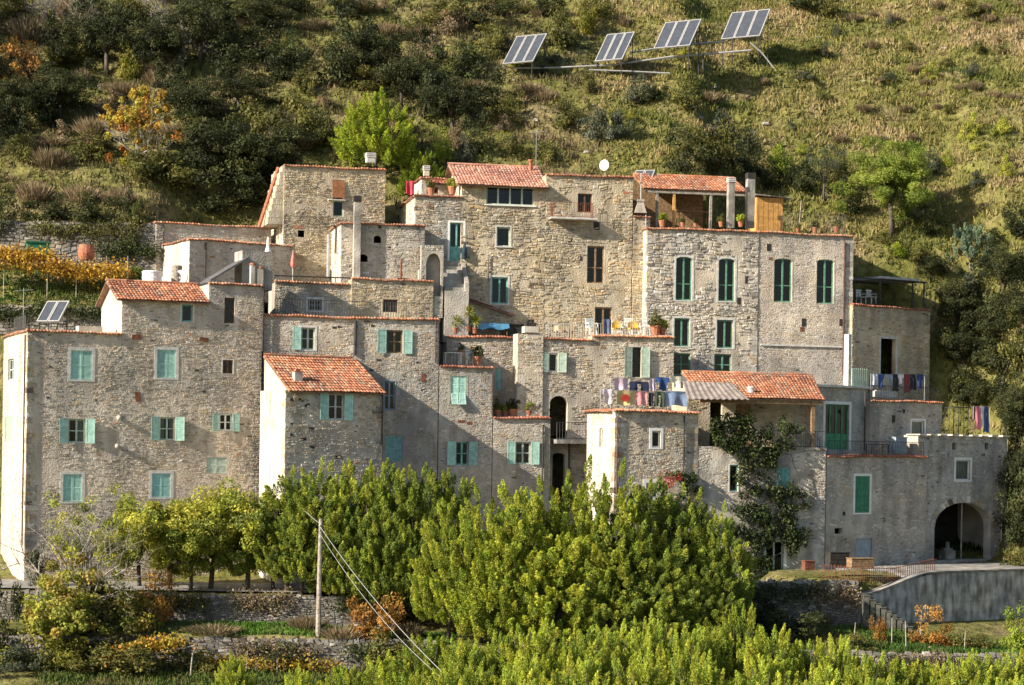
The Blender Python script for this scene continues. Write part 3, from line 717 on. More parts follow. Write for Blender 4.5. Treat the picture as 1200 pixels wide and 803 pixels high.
tiled_roof(H.root, (u1, 6.6, z - .12), (u0, 6.6, z - .12), (u1, 3.2, z + 1.6), (u0, 3.2, z + 1.6), R, TILE_PINK)
mb = MB(); x = h2['u0']
mb.add([(x, 0, z - .03), (x, 6.4, z - .03), (x, 3.2, z + 1.45), (x + .3, 0, z - .03), (x + .3, 6.4, z - .03), (x + .3, 3.2, z + 1.45)], [(0, 2, 1), (3, 4, 5), (0, 3, 5, 2), (1, 2, 5, 4)]); mb.build('gable', 'plaster', H.root)
mb = MB(); p = H.loc(622, 185, 2.6); mb.tube([(p.x, 2.6, z + 1.0), (p.x, 2.6, z + 2.0)], .13, 10); mb.tube([(p.x, 2.6, z + 2.0), (p.x, 2.6, z + 2.08)], .19, 10); mb.build('chimney', 'brick', H.root)
mb = MB(); p = H.loc(662, 256, 0); q = H.loc(643, 256, 0); mb.box((q.x, -.75, p.z - .1), (H.loc(697, 256, 0).x, -.003, p.z)); mb.build('balcony', 'greywhite', H.root)
H.railing([(q.x + .1, -.05, p.z), (q.x + .1, -.68, p.z), (H.loc(692, 256, 0).x, -.68, p.z), (H.loc(692, 256, 0).x, -.05, p.z)], h=.95, sp=.14, m='rust', r=.009)
for x, y, w, h in ((668, 284, 5, 8), (648, 303, 4, 4), (681, 303, 2.5, 5), (729, 284, 5, 6), (699, 265, 7, 9), (637, 254, 2, 4), (735, 226, 9, 3)): H.plate(x, y, w, h, 'dark' if h > 3 else 'brick', .015)  # dark ones paint the shade inside small wall holes
H.pipe(573, 298, 330, m='iron', r=.025)
p = H.loc(756, 250, .1); mb = MB(); mb.tube([(p.x - .3, .1, p.z), (p.x - .3, .1, p.z + 2.6)], .05, 8); mb.build('mast', 'galv', H.root)
mb = MB(); mb.add([(p.x - .75, -.1, p.z), (p.x + .05, -.1, p.z), (p.x + .05, .45, p.z), (p.x - .75, .45, p.z), (p.x - .5, .05, p.z + .75), (p.x - .15, .05, p.z + .75), (p.x - .15, .3, p.z + .75), (p.x - .5, .3, p.z + .75)], [(0, 3, 2, 1), (4, 5, 6, 7), (0, 1, 5, 4), (1, 2, 6, 5), (2, 3, 7, 6), (3, 0, 4, 7)])
mb.box((p.x - .56, 0, p.z + .75), (p.x - .09, .35, p.z + .9)); mb.build('chimney', 'mortar', H.root)
H.pipe(757, 252, 300, m='galv', r=.04)

# little house on H's left terrace
H5 = House('rooftop_room', 'little white-ended rooftop room with flat red tile edge beside the attic roof', 133.8, 12, 494, 240, 18)
x1 = H5.block(494, 542, 209, 3, [sh(500, 219, 514, 227, fm='brown', mull=1, tr=0)], mortar='mortar', lmortar='plaster', size=.16, cover=.7, proud=.03)
H5.cope(x1, left=True, pal=TILE_BROWN)
tiled_roof(H5.root, (.4, -.9, x1['z1'] - .45), (2.6, -.9, x1['z1'] - .45), (.4, -.02, x1['z1'] - .2), (2.6, -.02, x1['z1'] - .2), R, TILE_BROWN, name='canopy')
H5.chimney(500, 206, 196, .6, w=.35, kind='slots', m='plaster')

# ---- B: upper left group
B3 = House('ruined_tower_house', 'tall rough stone tower house with stepped broken left edge and brown blind over its window', 132, 16, 333, 345, 19)
t1 = B3.block(333, 452, 194, 5, [sh(390, 211, 403, 234, k='win', fm='brown', mull=1, tr=0), sh(390, 235, 403, 254, fm='sage', mull=1, tr=0), sh(349, 270, 357, 278, k='hole', dep=.3)], mortar='mortar_ochre', lmortar='plaster', lst=.35, size=.14, cover=.95, proud=.06, pal='ochre')
B3.cope(t1, left=False)
B3.chimney(435, 190, 181, 2.0, w=.55, kind='slots', m='greywhite')
p = B3.loc(389.5, 211, 0); q = B3.loc(403.5, 232, 0); mb = MB()
for i in range(10):
    zz = p.z - (p.z - q.z) * i / 10; mb.box((p.x, -.06 - .012 * i, zz - .14), (q.x, -.04 - .012 * i, zz - .01))
mb.build('roller_blind', 'blind', B3.root)
p = B3.loc(384, 234, 0); q = B3.loc(404, 234, 0); mb = MB(); mb.box((p.x, -.3, p.z - .05), (q.x, -.003, p.z + .02)); mb.build('ledge', 'greywhite', B3.root)
# buttress on the left, stepped, with the slanting verge
u = t1['u0']; zt = t1['z1']; mb = MB()
for i in range(9):
    w = .10 + .11 * i + .04 * (i % 2); mb.box((u - w, .05 + .01 * i, zt - .42 * (i + 1)), (u - .002, 3.5, zt - .42 * i - .003))
mb.build('buttress', 'mortar_ochre', B3.root)
a, b = Vector((u - .12, 1.5, zt + .05)), Vector((u - 1.35, 1.5, zt - 3.9)); mb = MB()
mb.tube([a, b], .13, 6); mb.build('verge_beam', 'brick', B3.root)
for i, (x, y) in enumerate(((349, 266),)): B3.plate(x, y, 11, 3, 'brick')

B2 = House('stone_house', 'long low stone wall building with red tile edge, highest behind the white-walled room', 131.6, 22, 183, 320, 20)
t2 = B2.block(183, 318, 261, 4.5, [], mortar='mortar_grey', lmortar='plaster', lst=.5, size=.15, cover=.85, proud=.03)
B2.cope(t2, left=True)
B1 = House('stone_house', 'low stone room with white sunlit end wall behind the tiled shed roof', 127.8, 30, 222, 350, 21)
t3 = B1.block(222, 343, 281, 5, [], mortar='mortar_pink', lmortar='plaster', size=.15, cover=.7, proud=.03)
B1.cope(t3, left=True); B1.pipe(241, 284, 325, m='iron', r=.06)
mb = MB(); mb.box((-.07, 1.6, .5), (-.003, 3.1, 2.1)); mb.build('door', 'wood_grey', B1.root)

B4 = House('stone_house', 'stone house with round vent holes and tall slim chimney pillar below the tower house', 128.6, 13, 400, 345, 22)
t4 = B4.block(400, 498, 262, 4.5, [dict(r=(438, 276, 447, 285), k='hole', dep=.3, arch=.2, sw=.05), dict(r=(420, 298, 431, 307), k='hole', dep=.3, arch=.2, sw=.05)], mortar='mortar', lmortar='plaster', lst=.4, size=.15, cover=.75, proud=.035, pal='grey')
B4.cope(t4, left=True)
for x, y in ((445, 266), (468, 265), (490, 268), (456, 291)): B4.plate(x, y, 3.5, 3.5, 'dark', .012)
B4.chimney(418, 325, 233, -.5, w=.42, kind='black', m='plaster_old')
B4.pipe(385, 275, 325, d=1.2, m='galv', r=.1)
def awning(h, name, corners, m, waves=14, th=.03):
    a, b, c, d = [Vector(x) for x in corners]; mb = MB(); n = waves * 4; rows = 6; vs = []
    for j in range(rows + 1):
        for i in range(n + 1):
            t = i / n; p = a.lerp(b, t).lerp(d.lerp(c, t), j / rows); p = p + Vector((0, 0, .035 * math.sin(i * math.pi / 2) - .12 * math.sin(math.pi * j / rows) * .4)); vs.append(p)
    fs = [(j * (n + 1) + i, j * (n + 1) + i + 1, (j + 1) * (n + 1) + i + 1, (j + 1) * (n + 1) + i) for j in range(rows) for i in range(n)]
    mb.add(vs, fs); mb.add([v - Vector((0, 0, th)) for v in vs], [f[::-1] for f in fs]); return mb.build(name, m, h.root, smooth=True)
a = B4.loc(383, 236, 2.2); b = B4.loc(385, 262, 2.2)
p0 = B4.loc(386, 236, 1.4); p1 = B4.loc(386, 236, 2.4); q0 = B4.loc(360, 275, 1.4); q1 = B4.loc(360, 275, 2.4)
awning(B4, 'awning', (q0, p0, p1, q1), 'corr_grey', 6)

# ---- I and J: tall sunlit blocks
I = House('stone_house', 'tall rubble stone house with two arched green windows over white-framed casements', 132.4, 12, 759, 520, 23)
iw = dict(fm='green', mull=2, tr=1, sur='greywhite', sw=.13)
i1 = I.block(759, 889, 268, 9, [sh(792, 301, 811, 352, arch=.18, trh=.38, **iw), sh(842, 303, 861, 353, arch=.18, trh=.38, **iw),
    sh(790, 373, 808, 406, **dict(iw, tr=0)), sh(840, 375, 859, 408, **dict(iw, tr=0)), sh(788, 414, 809, 440, **dict(iw, sur=None)), sh(837, 415, 857, 440, **dict(iw, sur=None))],
    mortar='mortar', lmortar='plaster', qn='LR', size=.21, cover=.96, proud=.075, pal='grey')
I.cope(i1, left=True, pal=TILE)
for x, y in ((884, 304), (783, 334), (866, 353), (825, 294), (875, 328)): I.plate(x, y, 4, 8 if x > 850 else 5, 'rust' if x == 884 else 'dark', .02)
J = House('stone_house', 'smooth grey stone house with two arched green windows, ledge and railed roof terrace', 134.0, 13, 889, 520, 24)
j1 = J.block(889, 1000, 273, 8, [sh(907, 303, 928, 354, arch=.18, trh=.38, fm='green', mull=2, tr=1, sur='mortar', sw=.1, sp=.01), sh(957, 304, 977, 356, arch=.18, trh=.38, fm='green', mull=2, tr=1, sur='mortar', sw=.1, sp=.01)],
    qn='R', mortar='mortar_pink', size=.14, cover=.8, proud=.02, pal='grey')
J.cope(j1, left=False)
p = J.loc(889, 404, 0); mb = MB(); mb.box((.02, -.1, p.z - .05), (j1['u1'] - .3, -.003, p.z + .05)); mb.build('ledge', 'greywhite', J.root)
J.pipe(990, 283, 440, m='pipe', r=.055)
for x, y, w, h in ((901, 290, 5, 8), (942, 378, 5, 9), (940, 386, 5, 5), (986, 378, 5, 8), (903, 303, 4, 3)): J.plate(x, y, w, h, 'dark' if w == 5 and h > 5 else 'rust', .02)
# roof terrace pergola on I/J
PG = House('roof_pergola', 'open tiled pergola roof on timber posts over the roof terrace', 135.2, 10, 756, 266, 25, 'pergola')
a = PG.loc(752, 233, 0); e0 = PG.loc(776, 222, 0); e1 = PG.loc(877, 224, 0); r0 = PG.loc(752, 206, 3.6); r1 = PG.loc(874, 212, 3.6)
tiled_roof(PG.root, (e0.x - 1.2, 0, e0.z), (e1.x, 0, e0.z), (e0.x - 1.2, 3.6, r0.z), (e1.x, 3.6, r0.z), R, TILE, bed='wood')
mb = MB(); zb = i1['z1'] + I.base.z - PG.base.z
for x, m in ((790, 0), (833, 0), (770, 0)):
    p = PG.loc(x, 240, .1); mb = MB(); mb.box((p.x - .08, .05, zb), (p.x + .08, .22, e0.z - .06)); mb.build('post', 'wood_light' if x == 790 else 'wood_grey', PG.root)
mb = MB(); mb.box((e0.x - 1.1, .02, e0.z - .24), (e1.x, .16, e0.z - .08)); mb.build('beam', 'wood_grey', PG.root)
mb = MB(); mb.box((e0.x - 1.2, 3.3, zb), (e1.x - 2.2, 3.6, r0.z - .1)); mb.build('back_wall', 'wood', PG.root)
for x, yt, kind in ((857, 210, 'slots'), (880, 206, 'black')):
    q = I.loc(x, 266, 2.2); I.chimney(x, 267, yt, .6 if x < 870 else .9, w=.42 if x < 870 else .5, kind=kind, m='concrete')
SD = House('wooden_shed', 'small orange plank shed on the roof terrace beside the black-topped chimney', 136.2, 14, 886, 275, 26, 'shed')
a = SD.loc(886, 231, 0); b = SD.loc(918, 231, 0); zb2 = 0
mb = MB(); mb.box((.06, .06, 0), (b.x - .06, 2.2, a.z)); mb.build('shed_body', 'wood_light', SD.root)
n = 11
for i in range(n):
    w = (b.x) / n; mb = MB(); mb.box((w * i + .008, .02 + .008 * (i % 2), 0), (w * (i + 1) - .008, .07, a.z)); mb.build('plank', 'wood_light', SD.root)
mb = MB(); mb.add([(-.15, -.2, a.z + .12), (b.x + .6, -.2, a.z), (b.x + .6, 2.4, a.z), (-.15, 2.4, a.z + .12), (-.15, -.2, a.z + .2), (b.x + .6, -.2, a.z + .06), (b.x + .6, 2.4, a.z + .06), (-.15, 2.4, a.z + .2)], [(0, 3, 2, 1), (4, 5, 6, 7), (0, 1, 5, 4), (1, 2, 6, 5), (2, 3, 7, 6), (3, 0, 4, 7)]); mb.build('shed_roof', 'wood_grey', SD.root)
p = J.loc(918, 270, .5); J.railing([(p.x, .6, j1['z1']), (j1['u1'] - .3, .6, j1['z1']), (j1['u1'] - .3, 4, j1['z1'])], h=1.5, sp=.25, r=.01)

# ---- K
K = House('stone_house', 'square dim stone house with dark doorway and a metal pergola on its flat roof', 135.3, 33, 999, 540, 27)
k1 = K.block(999, 1090, 358, 5, [dict(r=(1032, 397, 1050, 440), k='hole', dep=.4, sur='greywhite', sw=.14, nosill=True)], qn='R', mortar='mortar_ochre', size=.16, cover=.95, proud=.04, pal='ochre')
K.cope(k1, left=False, pal=TILE_BROWN)
mb = MB(); zt = k1['z1']
ps = [(K.loc(x, 356, d).x, d) for x in (1031, 1069) for d in (.4, 3.2)]
for x, d in ps + [(.15, .4), (k1['u1'] - .2, .4)]: mb.box((x - .04, d - .04, zt), (x + .04, d + .04, zt + 1.85))
mb.box((0, .33, zt + 1.85), (k1['u1'], .43, zt + 1.93)); mb.box((0, 3.2, zt + 1.85), (k1['u1'], 3.3, zt + 1.93)); mb.build('pergola_frame', 'iron', K.root)
mb = MB(); a, b = K.loc(1032, 320, .2).x, K.loc(1076, 320, .2).x; mb.box((a, .1, zt + 1.95), (b, 3.4, zt + 2.1)); mb.build('pergola_roof', 'corr_grey', K.root)
mb = MB(); rr = random.Random(5)
for i in range(16): mb.tube([(b + rr.uniform(-.1, .2), .4 + i * .17, zt + 1.96), (k1['u1'] + .2, .4 + i * .17, zt + 1.98)], .02, 4)
mb.build('reed_roof', 'wood', K.root)
p = K.loc(1001, 356, .25); K.railing([(.05, .25, zt), (K.loc(1030, 356, .25).x, .25, zt)], h=1.0, sp=.12)

# ---- L: low house in front with laundry
Lh = House('stone_house', 'small stone house with orange tile edge, laundry on its roof and sunlit left end wall', 119, 20, 721, 720, 28)
l1 = Lh.block(721, 818, 482, 4.3, [sh(764, 505, 774, 524.5, fm='white', mull=1, tr=0, sur='white', sw=.17), sh(757, 566, 771.5, 584, fm='white', mull=1, tr=0, sur='white', sw=.2, cur=[(0, 1)])],
    lops=[sh(702, 502, 706, 524, fm='sage', mull=1, tr=0)], mortar='mortar', lmortar='plaster', qn='LR', lst=.25, size=.14, cover=.88, proud=.03, pal='warm')
Lh.cope(l1, left=True, ov=.3)
Lh.pipe(724, 487, 580, m='pipe', r=.045); Lh.pipe(802, 487, 570, m='iron', r=.05)

# ---- M: tiled porch house with the vine
Mh = House('stone_house', 'vine-covered plastered stone house with orange tiled porch roof over its terrace', 120.8, 14, 818, 720, 29)
def patch(u, v): return mnoise.noise((u * .55, v * .55, 2.2)) > -.05
m1 = Mh.block(818, 968, 523, 3.4, [sh(855, 545, 865, 576, fm='teal', mull=1, tr=0, sur='greywhite', sw=.06), sh(910, 548, 925, 577, sh='C', sm='teal'),
    dict(r=(897, 634, 918, 676), k='door', fm='sage', mull=2, tr=0, panel=.2, sur='white', sw=.2)], mortar='plaster_old', size=.15, cover=.9, proud=.03, pal='grey', keep=patch)
m2 = Mh.block(806, 952, 447, 3, [dict(r=(832, 470, 846, 522), k='hole', dep=.4), dict(r=(862, 474, 880, 522), k='board', fm='wood')], mortar='mortar_ochre', y0=3.35, yb=530, size=.16, cover=.85, proud=.04, pal='ochre')
a = Mh.loc(878, 467, -.1); b = Mh.loc(967, 467, -.1); c = Mh.loc(795, 437, 4.5)
z0, z1 = a.z, c.z; ul, ur = Mh.loc(822, 467, -.1).x, b.x; uc = Mh.loc(798, 437, 4.5).x
tiled_roof(Mh.root, (ul, -.1, z0), (ur, -.1, z0), (uc, 4.5, z1), (Mh.loc(952, 437, 4.5).x, 4.5, z1), R)
p = Mh.loc(953, 470, .1); mb = MB(); mb.box((p.x - .1, .05, m1['z1']), (p.x + .1, .25, z0 - .1)); mb.build('post', 'wood', Mh.root)
mb = MB(); mb.box((ul, -.02, z0 - .28), (ur - .1, .16, z0 - .09)); mb.build('beam', 'wood', Mh.root)
p = Mh.loc(880, 462, .8); mb = MB(); mb.lathe([(.19, -.2), (.19, .32), (.24, .34), (.24, .42), (.16, .46)], (p.x, .8, p.z), 10); mb.build('chimney', 'greywhite', Mh.root)
k = (z1 - z0) / 4.6; a, b, c, d = Mh.loc(806, 476, -1.1), Mh.loc(878, 473, -.9), Mh.loc(857, 444, 2.2), Mh.loc(800, 443, 2.2)
for p in (a, b, c, d): p.z = z0 + k * (p.y + .1) + .2
awning(Mh, 'awning', (a, b, c, d), 'corr', 10)
p = Mh.loc(905, 520, .15); Mh.railing([(p.x, .12, m1['z1']), (m1['u1'] - .05, .12, m1['z1'])], h=1.0, sp=.15)
mb = MB(); mb.box((p.x - .6, -.12, m1['z1'] - .12), (m1['u1'] + .02, .4, m1['z1'] + .03)); mb.build('terrace_edge', 'concrete', Mh.root)

# ---- N: shaded house on the right
N = House('stone_house', 'shaded stone house with white-framed green window and a railed terrace before two doors', 122.9, 36.5, 968, 740, 30)
n1 = N.block(969, 1086, 535, 3.2, [sh(1002, 558, 1019, 601, fm='white', mull=1, tr=0, sur='white', sw=.15, sh='C', sm='green_door'), dict(r=(978, 619, 987, 625.5), k='hole', dep=.3, sw=.03),
    dict(r=(1003, 631, 1022, 668), k='board', fm='bluegrey', sw=.15)], mortar='mortar_grey', size=.14, cover=.9, proud=.025, pal='warm')
n2 = N.block(952, 1020, 453, 4, [dict(r=(967, 474, 995, 527), k='door', fm='green_door', mull=4, tr=0, panel=.35, sur='white', sw=.18)], mortar='mortar_grey', y0=2.6, yb=560, size=.14, cover=.7, proud=.025, pal='grey')
n3 = N.block(1020, 1104, 470, 4, [dict(r=(1068, 493, 1083, 534), k='door', glazed=True, fm='white', mull=1, tr=0, cur=[(0, 1)], sur='white', sw=.12)], mortar='mortar_grey', y0=2.2, yb=560, size=.14, cover=.85, proud=.025, pal='warm')
N.cope(n1, left=False, pal=TILE_BROWN); N.cope(n3, left=False, pal=TILE)
z = n2['z1']; mb = MB(); mb.box((n2['u0'] - .1, 2.4, z), (n2['u1'] + .02, 6.6, z + .14)); mb.build('ledge', 'greywhite', N.root)
N.pipe(1014, 460, 528, d=2.1, m='iron', r=.05)
N.railing([(.1, .2, n1['z1']), (n1['u1'] - .1, .2, n1['z1']), (n1['u1'] - .1, 2.1, n1['z1'])], h=.95, sp=.14)
for x, y, w, h in ((1047, 491, 4, 6), (1059, 482, 3, 3), (989, 602, 3, 3), (1036, 609, 3, 3)): N.plate(x, y, w, h, 'dark', .012)
p = N.loc(1022, 468, 2.5); N.railing([(n3['u0'] + .1, 2.5, n3['z1']), (n3['u1'] - .1, 2.5, n3['z1'])], h=1.0, sp=.15)
mb = MB(); q = N.loc(1005, 452, 2.8)
for i in range(8): mb.box((q.x - .5 + i * .19, 2.8, z + .14), (q.x - .38 + i * .19, 2.85, z + 1.25))
mb.box((q.x - .5, 2.86, z + .4), (q.x + 1.0, 2.9, z + .5)); mb.build('picket_screen', 'shutter_pale', N.root)
mb = MB(); x = N.loc(1000, 453, 2.9).x; mb.box((x - .16, 3.2, z + .14), (x + .1, 3.6, z + 3.4)); mb.build('chimney', 'greywhite', N.root)

# ---- O: arch house
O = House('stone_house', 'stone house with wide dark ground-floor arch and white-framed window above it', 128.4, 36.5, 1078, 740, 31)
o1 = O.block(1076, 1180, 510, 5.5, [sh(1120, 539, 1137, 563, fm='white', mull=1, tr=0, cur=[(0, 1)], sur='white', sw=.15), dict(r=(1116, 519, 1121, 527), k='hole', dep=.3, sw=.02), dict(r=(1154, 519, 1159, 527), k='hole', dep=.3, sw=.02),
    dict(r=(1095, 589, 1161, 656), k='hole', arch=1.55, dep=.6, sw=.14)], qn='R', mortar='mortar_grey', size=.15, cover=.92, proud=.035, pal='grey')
mb = MB(); zf = .04 + max(0, 1.42 - O.base.z); mb.box((o1['u0'] + .05, 4.0, o1['zb'] + .02), (o1['u1'] - .05, 4.2, o1['z1'] - .05)); mb.box((o1['u0'] + .05, .1, zf - .2), (o1['u1'] - .05, 4.0, zf)); mb.build('barn_room_shade', 'dark', O.root)  # near-black floor and back wall paint in the shade inside the arch
# arch voussoirs
F_ = o1['F']; mb = MB(); oo = F_.op[-1]; cx = (oo[0] + oo[2]) / 2; hw = (oo[2] - oo[0]) / 2 - .14; ae = oo[3] - .14
for i in range(21):
    t0, t1 = math.pi * (i + .06) / 21, math.pi * (i + .94) / 21; q = [(cx - r * math.cos(t), ae - 1.55 + (1.55 + (r - hw)) * math.sin(t)) for r, t in ((hw + .02, t0), (hw + .02, t1), (hw + .42, t1), (hw + .42, t0))]
    mb.add([F_.P(x, y, -.01) for x, y in q] + [F_.P(cx + (x - cx) * 1.0, y, .05) for x, y in q], [(4, 5, 6, 7), (0, 1, 5, 4), (1, 2, 6, 5), (2, 3, 7, 6), (3, 0, 4, 7)], pick(O.R, PAL['grey']))
v = mb.build('voussoirs', 'stone', O.root); v['kind'] = 'stuff'
mb = MB(); zt = o1['z1']
rr = random.Random(4)
for i in range(9):
    u = o1['u0'] - .1 + i * (o1['u1'] - o1['u0'] + .3) / 9; mb.box((u, -.22 - rr.uniform(0, .12), zt + .003), (u + .62, .9, zt + .07 + rr.uniform(0, .05)), mp=None)
mb.build('slab_edge', 'plaster', O.root)
O.pipe(1174, 590, 655, m='greywhite', r=.03)
mb = MB(); p = O.loc(1127, 600, .5); mb.tube([(p.x, .5, .3), (p.x, .5, ae + o1['zb'])], .05, 8); mb.build('prop', 'wood_grey', O.root)
p = O.loc(1117, 470, 3); O.railing([(p.x - .6, 2.4, zt), (p.x + .8, 2.4, zt), (p.x + .8, 4.4, zt)], h=1.9, sp=.4, r=.02)


# ------------------------------------------------------------------ retaining walls, road
def stone_wall(label, p0, p1, h, th=.5, size=.17, pal='dry', proud=.07, cover=.97, name='dry_stone_wall', mortar='dark_earth', seed=1, top=True):
    p0, p1 = Vector(p0), Vector(p1); d = p1 - p0; ln = math.hypot(d.x, d.y)
    o = empty(name, p0, math.atan2(d.y, d.x), label, 'wall'); R = random.Random(seed)
    mb = MB(); n = max(3, int(ln / .8)); F = Pan((0, 0, 0), (1, 0, 0), (0, -1, 0), ln, h)
    sl = d.z
    mb.add([(0, 0, 0), (ln, 0, sl), (ln, th, sl), (0, th, 0), (0, 0, h), (ln, 0, h + sl), (ln, th, h + sl), (0, th, h)], [(0, 3, 2, 1), (4, 5, 6, 7), (0, 1, 5, 4), (1, 2, 6, 5), (2, 3, 7, 6), (3, 0, 4, 7)])
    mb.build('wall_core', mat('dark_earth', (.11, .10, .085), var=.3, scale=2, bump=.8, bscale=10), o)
    mb = MB(); oldP = F.P
    F.P = lambda u, v, w=0: oldP(u, v, w) + Vector((0, 0, sl * u / ln))
    stonework(mb, F, R, size, cover, proud, pal, patch=9)
    if top:
        u = 0
        while u < ln:
            w = R.uniform(.2, .55); hh = R.uniform(.05, .2); y0 = R.uniform(-.06, .05); z = h + sl * u / ln
            q = [(u, y0), (u + w, y0 + R.uniform(-.04, .04)), (u + w - .03, th), (u + .03, th)]
            mb.add([(a, b, z - .05) for a, b in q] + [(u + w / 2 + (a - u - w / 2) * .8, b * .9, z + hh * R.uniform(.7, 1.2)) for a, b in q], [(4, 5, 6, 7), (0, 1, 5, 4), (1, 2, 6, 5), (2, 3, 7, 6), (3, 0, 4, 7)], pick(R, PAL[pal])); u += w
    k = mb.build('stonework', 'stone', o); k['kind'] = 'stuff'; return o
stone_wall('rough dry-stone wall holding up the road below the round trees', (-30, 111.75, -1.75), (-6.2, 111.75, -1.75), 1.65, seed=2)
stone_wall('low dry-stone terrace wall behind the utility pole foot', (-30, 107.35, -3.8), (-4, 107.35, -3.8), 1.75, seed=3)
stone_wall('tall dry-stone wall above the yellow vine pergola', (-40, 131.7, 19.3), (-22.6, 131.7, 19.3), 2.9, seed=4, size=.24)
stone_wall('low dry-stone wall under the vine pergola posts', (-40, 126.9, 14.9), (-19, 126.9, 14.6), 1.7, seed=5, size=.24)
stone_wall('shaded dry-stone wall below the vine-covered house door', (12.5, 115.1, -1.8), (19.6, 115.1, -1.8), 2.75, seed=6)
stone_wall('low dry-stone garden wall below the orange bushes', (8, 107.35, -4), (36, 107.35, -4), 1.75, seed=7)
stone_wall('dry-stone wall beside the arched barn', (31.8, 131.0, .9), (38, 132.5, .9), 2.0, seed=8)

def sheet(name, pts, m, kind='structure', label=None):
    mb = MB(); n = len(pts) // 2; mb.add(pts, [(i, i + 1, n + i + 1, n + i) for i in range(n - 1)]); o = mb.build(name, m); o['kind'] = kind
    if label: o['label'] = label
    return o
xs = [-40 + i * 1.5 for i in range(24)]
sheet('road', [(x, 112.9, .12) for x in xs] + [(x, 117.6, .26) for x in xs], mat('road_surface', (.22, .21, .195), var=.25, scale=2.5, bump=.3), label='pale village road behind the tree trunks')
# concrete ramp wall on the right
cw = empty('concrete_wall', (19.6, 115.05, -1.9), rad(33.4), 'streaked concrete retaining wall of the ramp below the arched barn', 'wall')
L_ = 18; n = 9
for i in range(n):
    x0, x1 = L_ * i / n, L_ * (i + 1) / n
    t0 = 2.15 + 1.15 * smst(0, 6, x0); t1 = 2.15 + 1.15 * smst(0, 6, x1); mb = MB(); y = -.012 * (i % 2)
    mb.add([(x0 + .01, y, 0), (x1 - .01, y, 0), (x1 - .01, .4, 0), (x0 + .01, .4, 0), (x0 + .01, y, t0), (x1 - .01, y, t1), (x1 - .01, .4, t1), (x0 + .01, .4, t0)], [(0, 3, 2, 1), (4, 5, 6, 7), (0, 1, 5, 4), (1, 2, 6, 5), (2, 3, 7, 6), (3, 0, 4, 7)])
    for k in range(4): mb.box((x0 + .02, -.028, .35 + k * .62), (x1 - .02, y + .002, .37 + k * .62))
    mb.build('panel', 'streak', cw)
mb = MB(); pts = [(x, 2.17 + 1.15 * smst(0, 6, x)) for x in [L_ * i / 24 for i in range(25)]]
for (x0, z0), (x1, z1) in zip(pts[:-1], pts[1:]): mb.add([(x0, -.1, z0), (x1, -.1, z1), (x1, .5, z1), (x0, .5, z0), (x0, -.1, z0 + .1), (x1, -.1, z1 + .1), (x1, .5, z1 + .1), (x0, .5, z0 + .1)], [(4, 5, 6, 7), (0, 1, 5, 4), (2, 3, 7, 6)])
mb.build('wall_cap', 'concrete', cw)
sheet('ramp', [(19.5 + i * 1.1, 115.45 + i * .73, .32 + 1.05 * smst(0, 6, i * 1.5)) for i in range(13)] + [(19.5 + i * 1.1, 122.9 + i * .73, 1.36 + .08 * smst(0, 6, i * 1.5)) for i in range(13)], 'concrete', label='concrete ramp leading to the arched barn')
st = empty('stone_steps', (19.75, 114.2, -2.0), 0, 'stone steps in shade-darkened colour descending right in front of the concrete wall', 'steps')
for i in range(10):
    mb = MB(); mb.box((i * .3, -.1, 0), (i * .3 + .36, .8, 2.3 - i * .21)); mb.box((i * .3 - .03, -.14, 2.3 - i * .21), (i * .3 + .36, .82, 2.36 - i * .21)); mb.build('step', mat('shade_dark_stone', (.085, .085, .07), var=.35, scale=4, bump=.6), st)  # stone colour darkened to put the steps in shade
fx = [(19.2 + i * .12, 115.6) for i in range(1)]
def fence(name, label, pts, h, sp, m, cat='fence', r=.018, rails=(.12, .9)):
    o = empty(name, pts[0], 0, label, cat); b = Vector(pts[0]); R = random.Random(len(label))
    for p, q in zip(pts[:-1], pts[1:]):
        p, q = Vector(p) - b, Vector(q) - b; n = max(2, int((q - p).length / sp)); mb = MB()
        for i in range(n): a = p.lerp(q, i / n); mb.tube([a, a + Vector((R.uniform(-.02, .02), 0, h * R.uniform(.94, 1.05)))], r, 5)
        mb.build('pickets', m, o); mb = MB()
        for z in rails: mb.tube([p + Vector((0, 0, h * z)), q + Vector((0, 0, h * z))], r * 1.1, 5)
        mb.build('rail', m, o)
    return o
fence('picket_fence', 'thin rusty picket fence along the top of the ramp wall', [(17.6, 115.6, 1.15), (19.8, 115.6, 1.0), (22.0, 117.2, .95), (24.8, 119.1, 1.4)], .85, .17, 'rust')

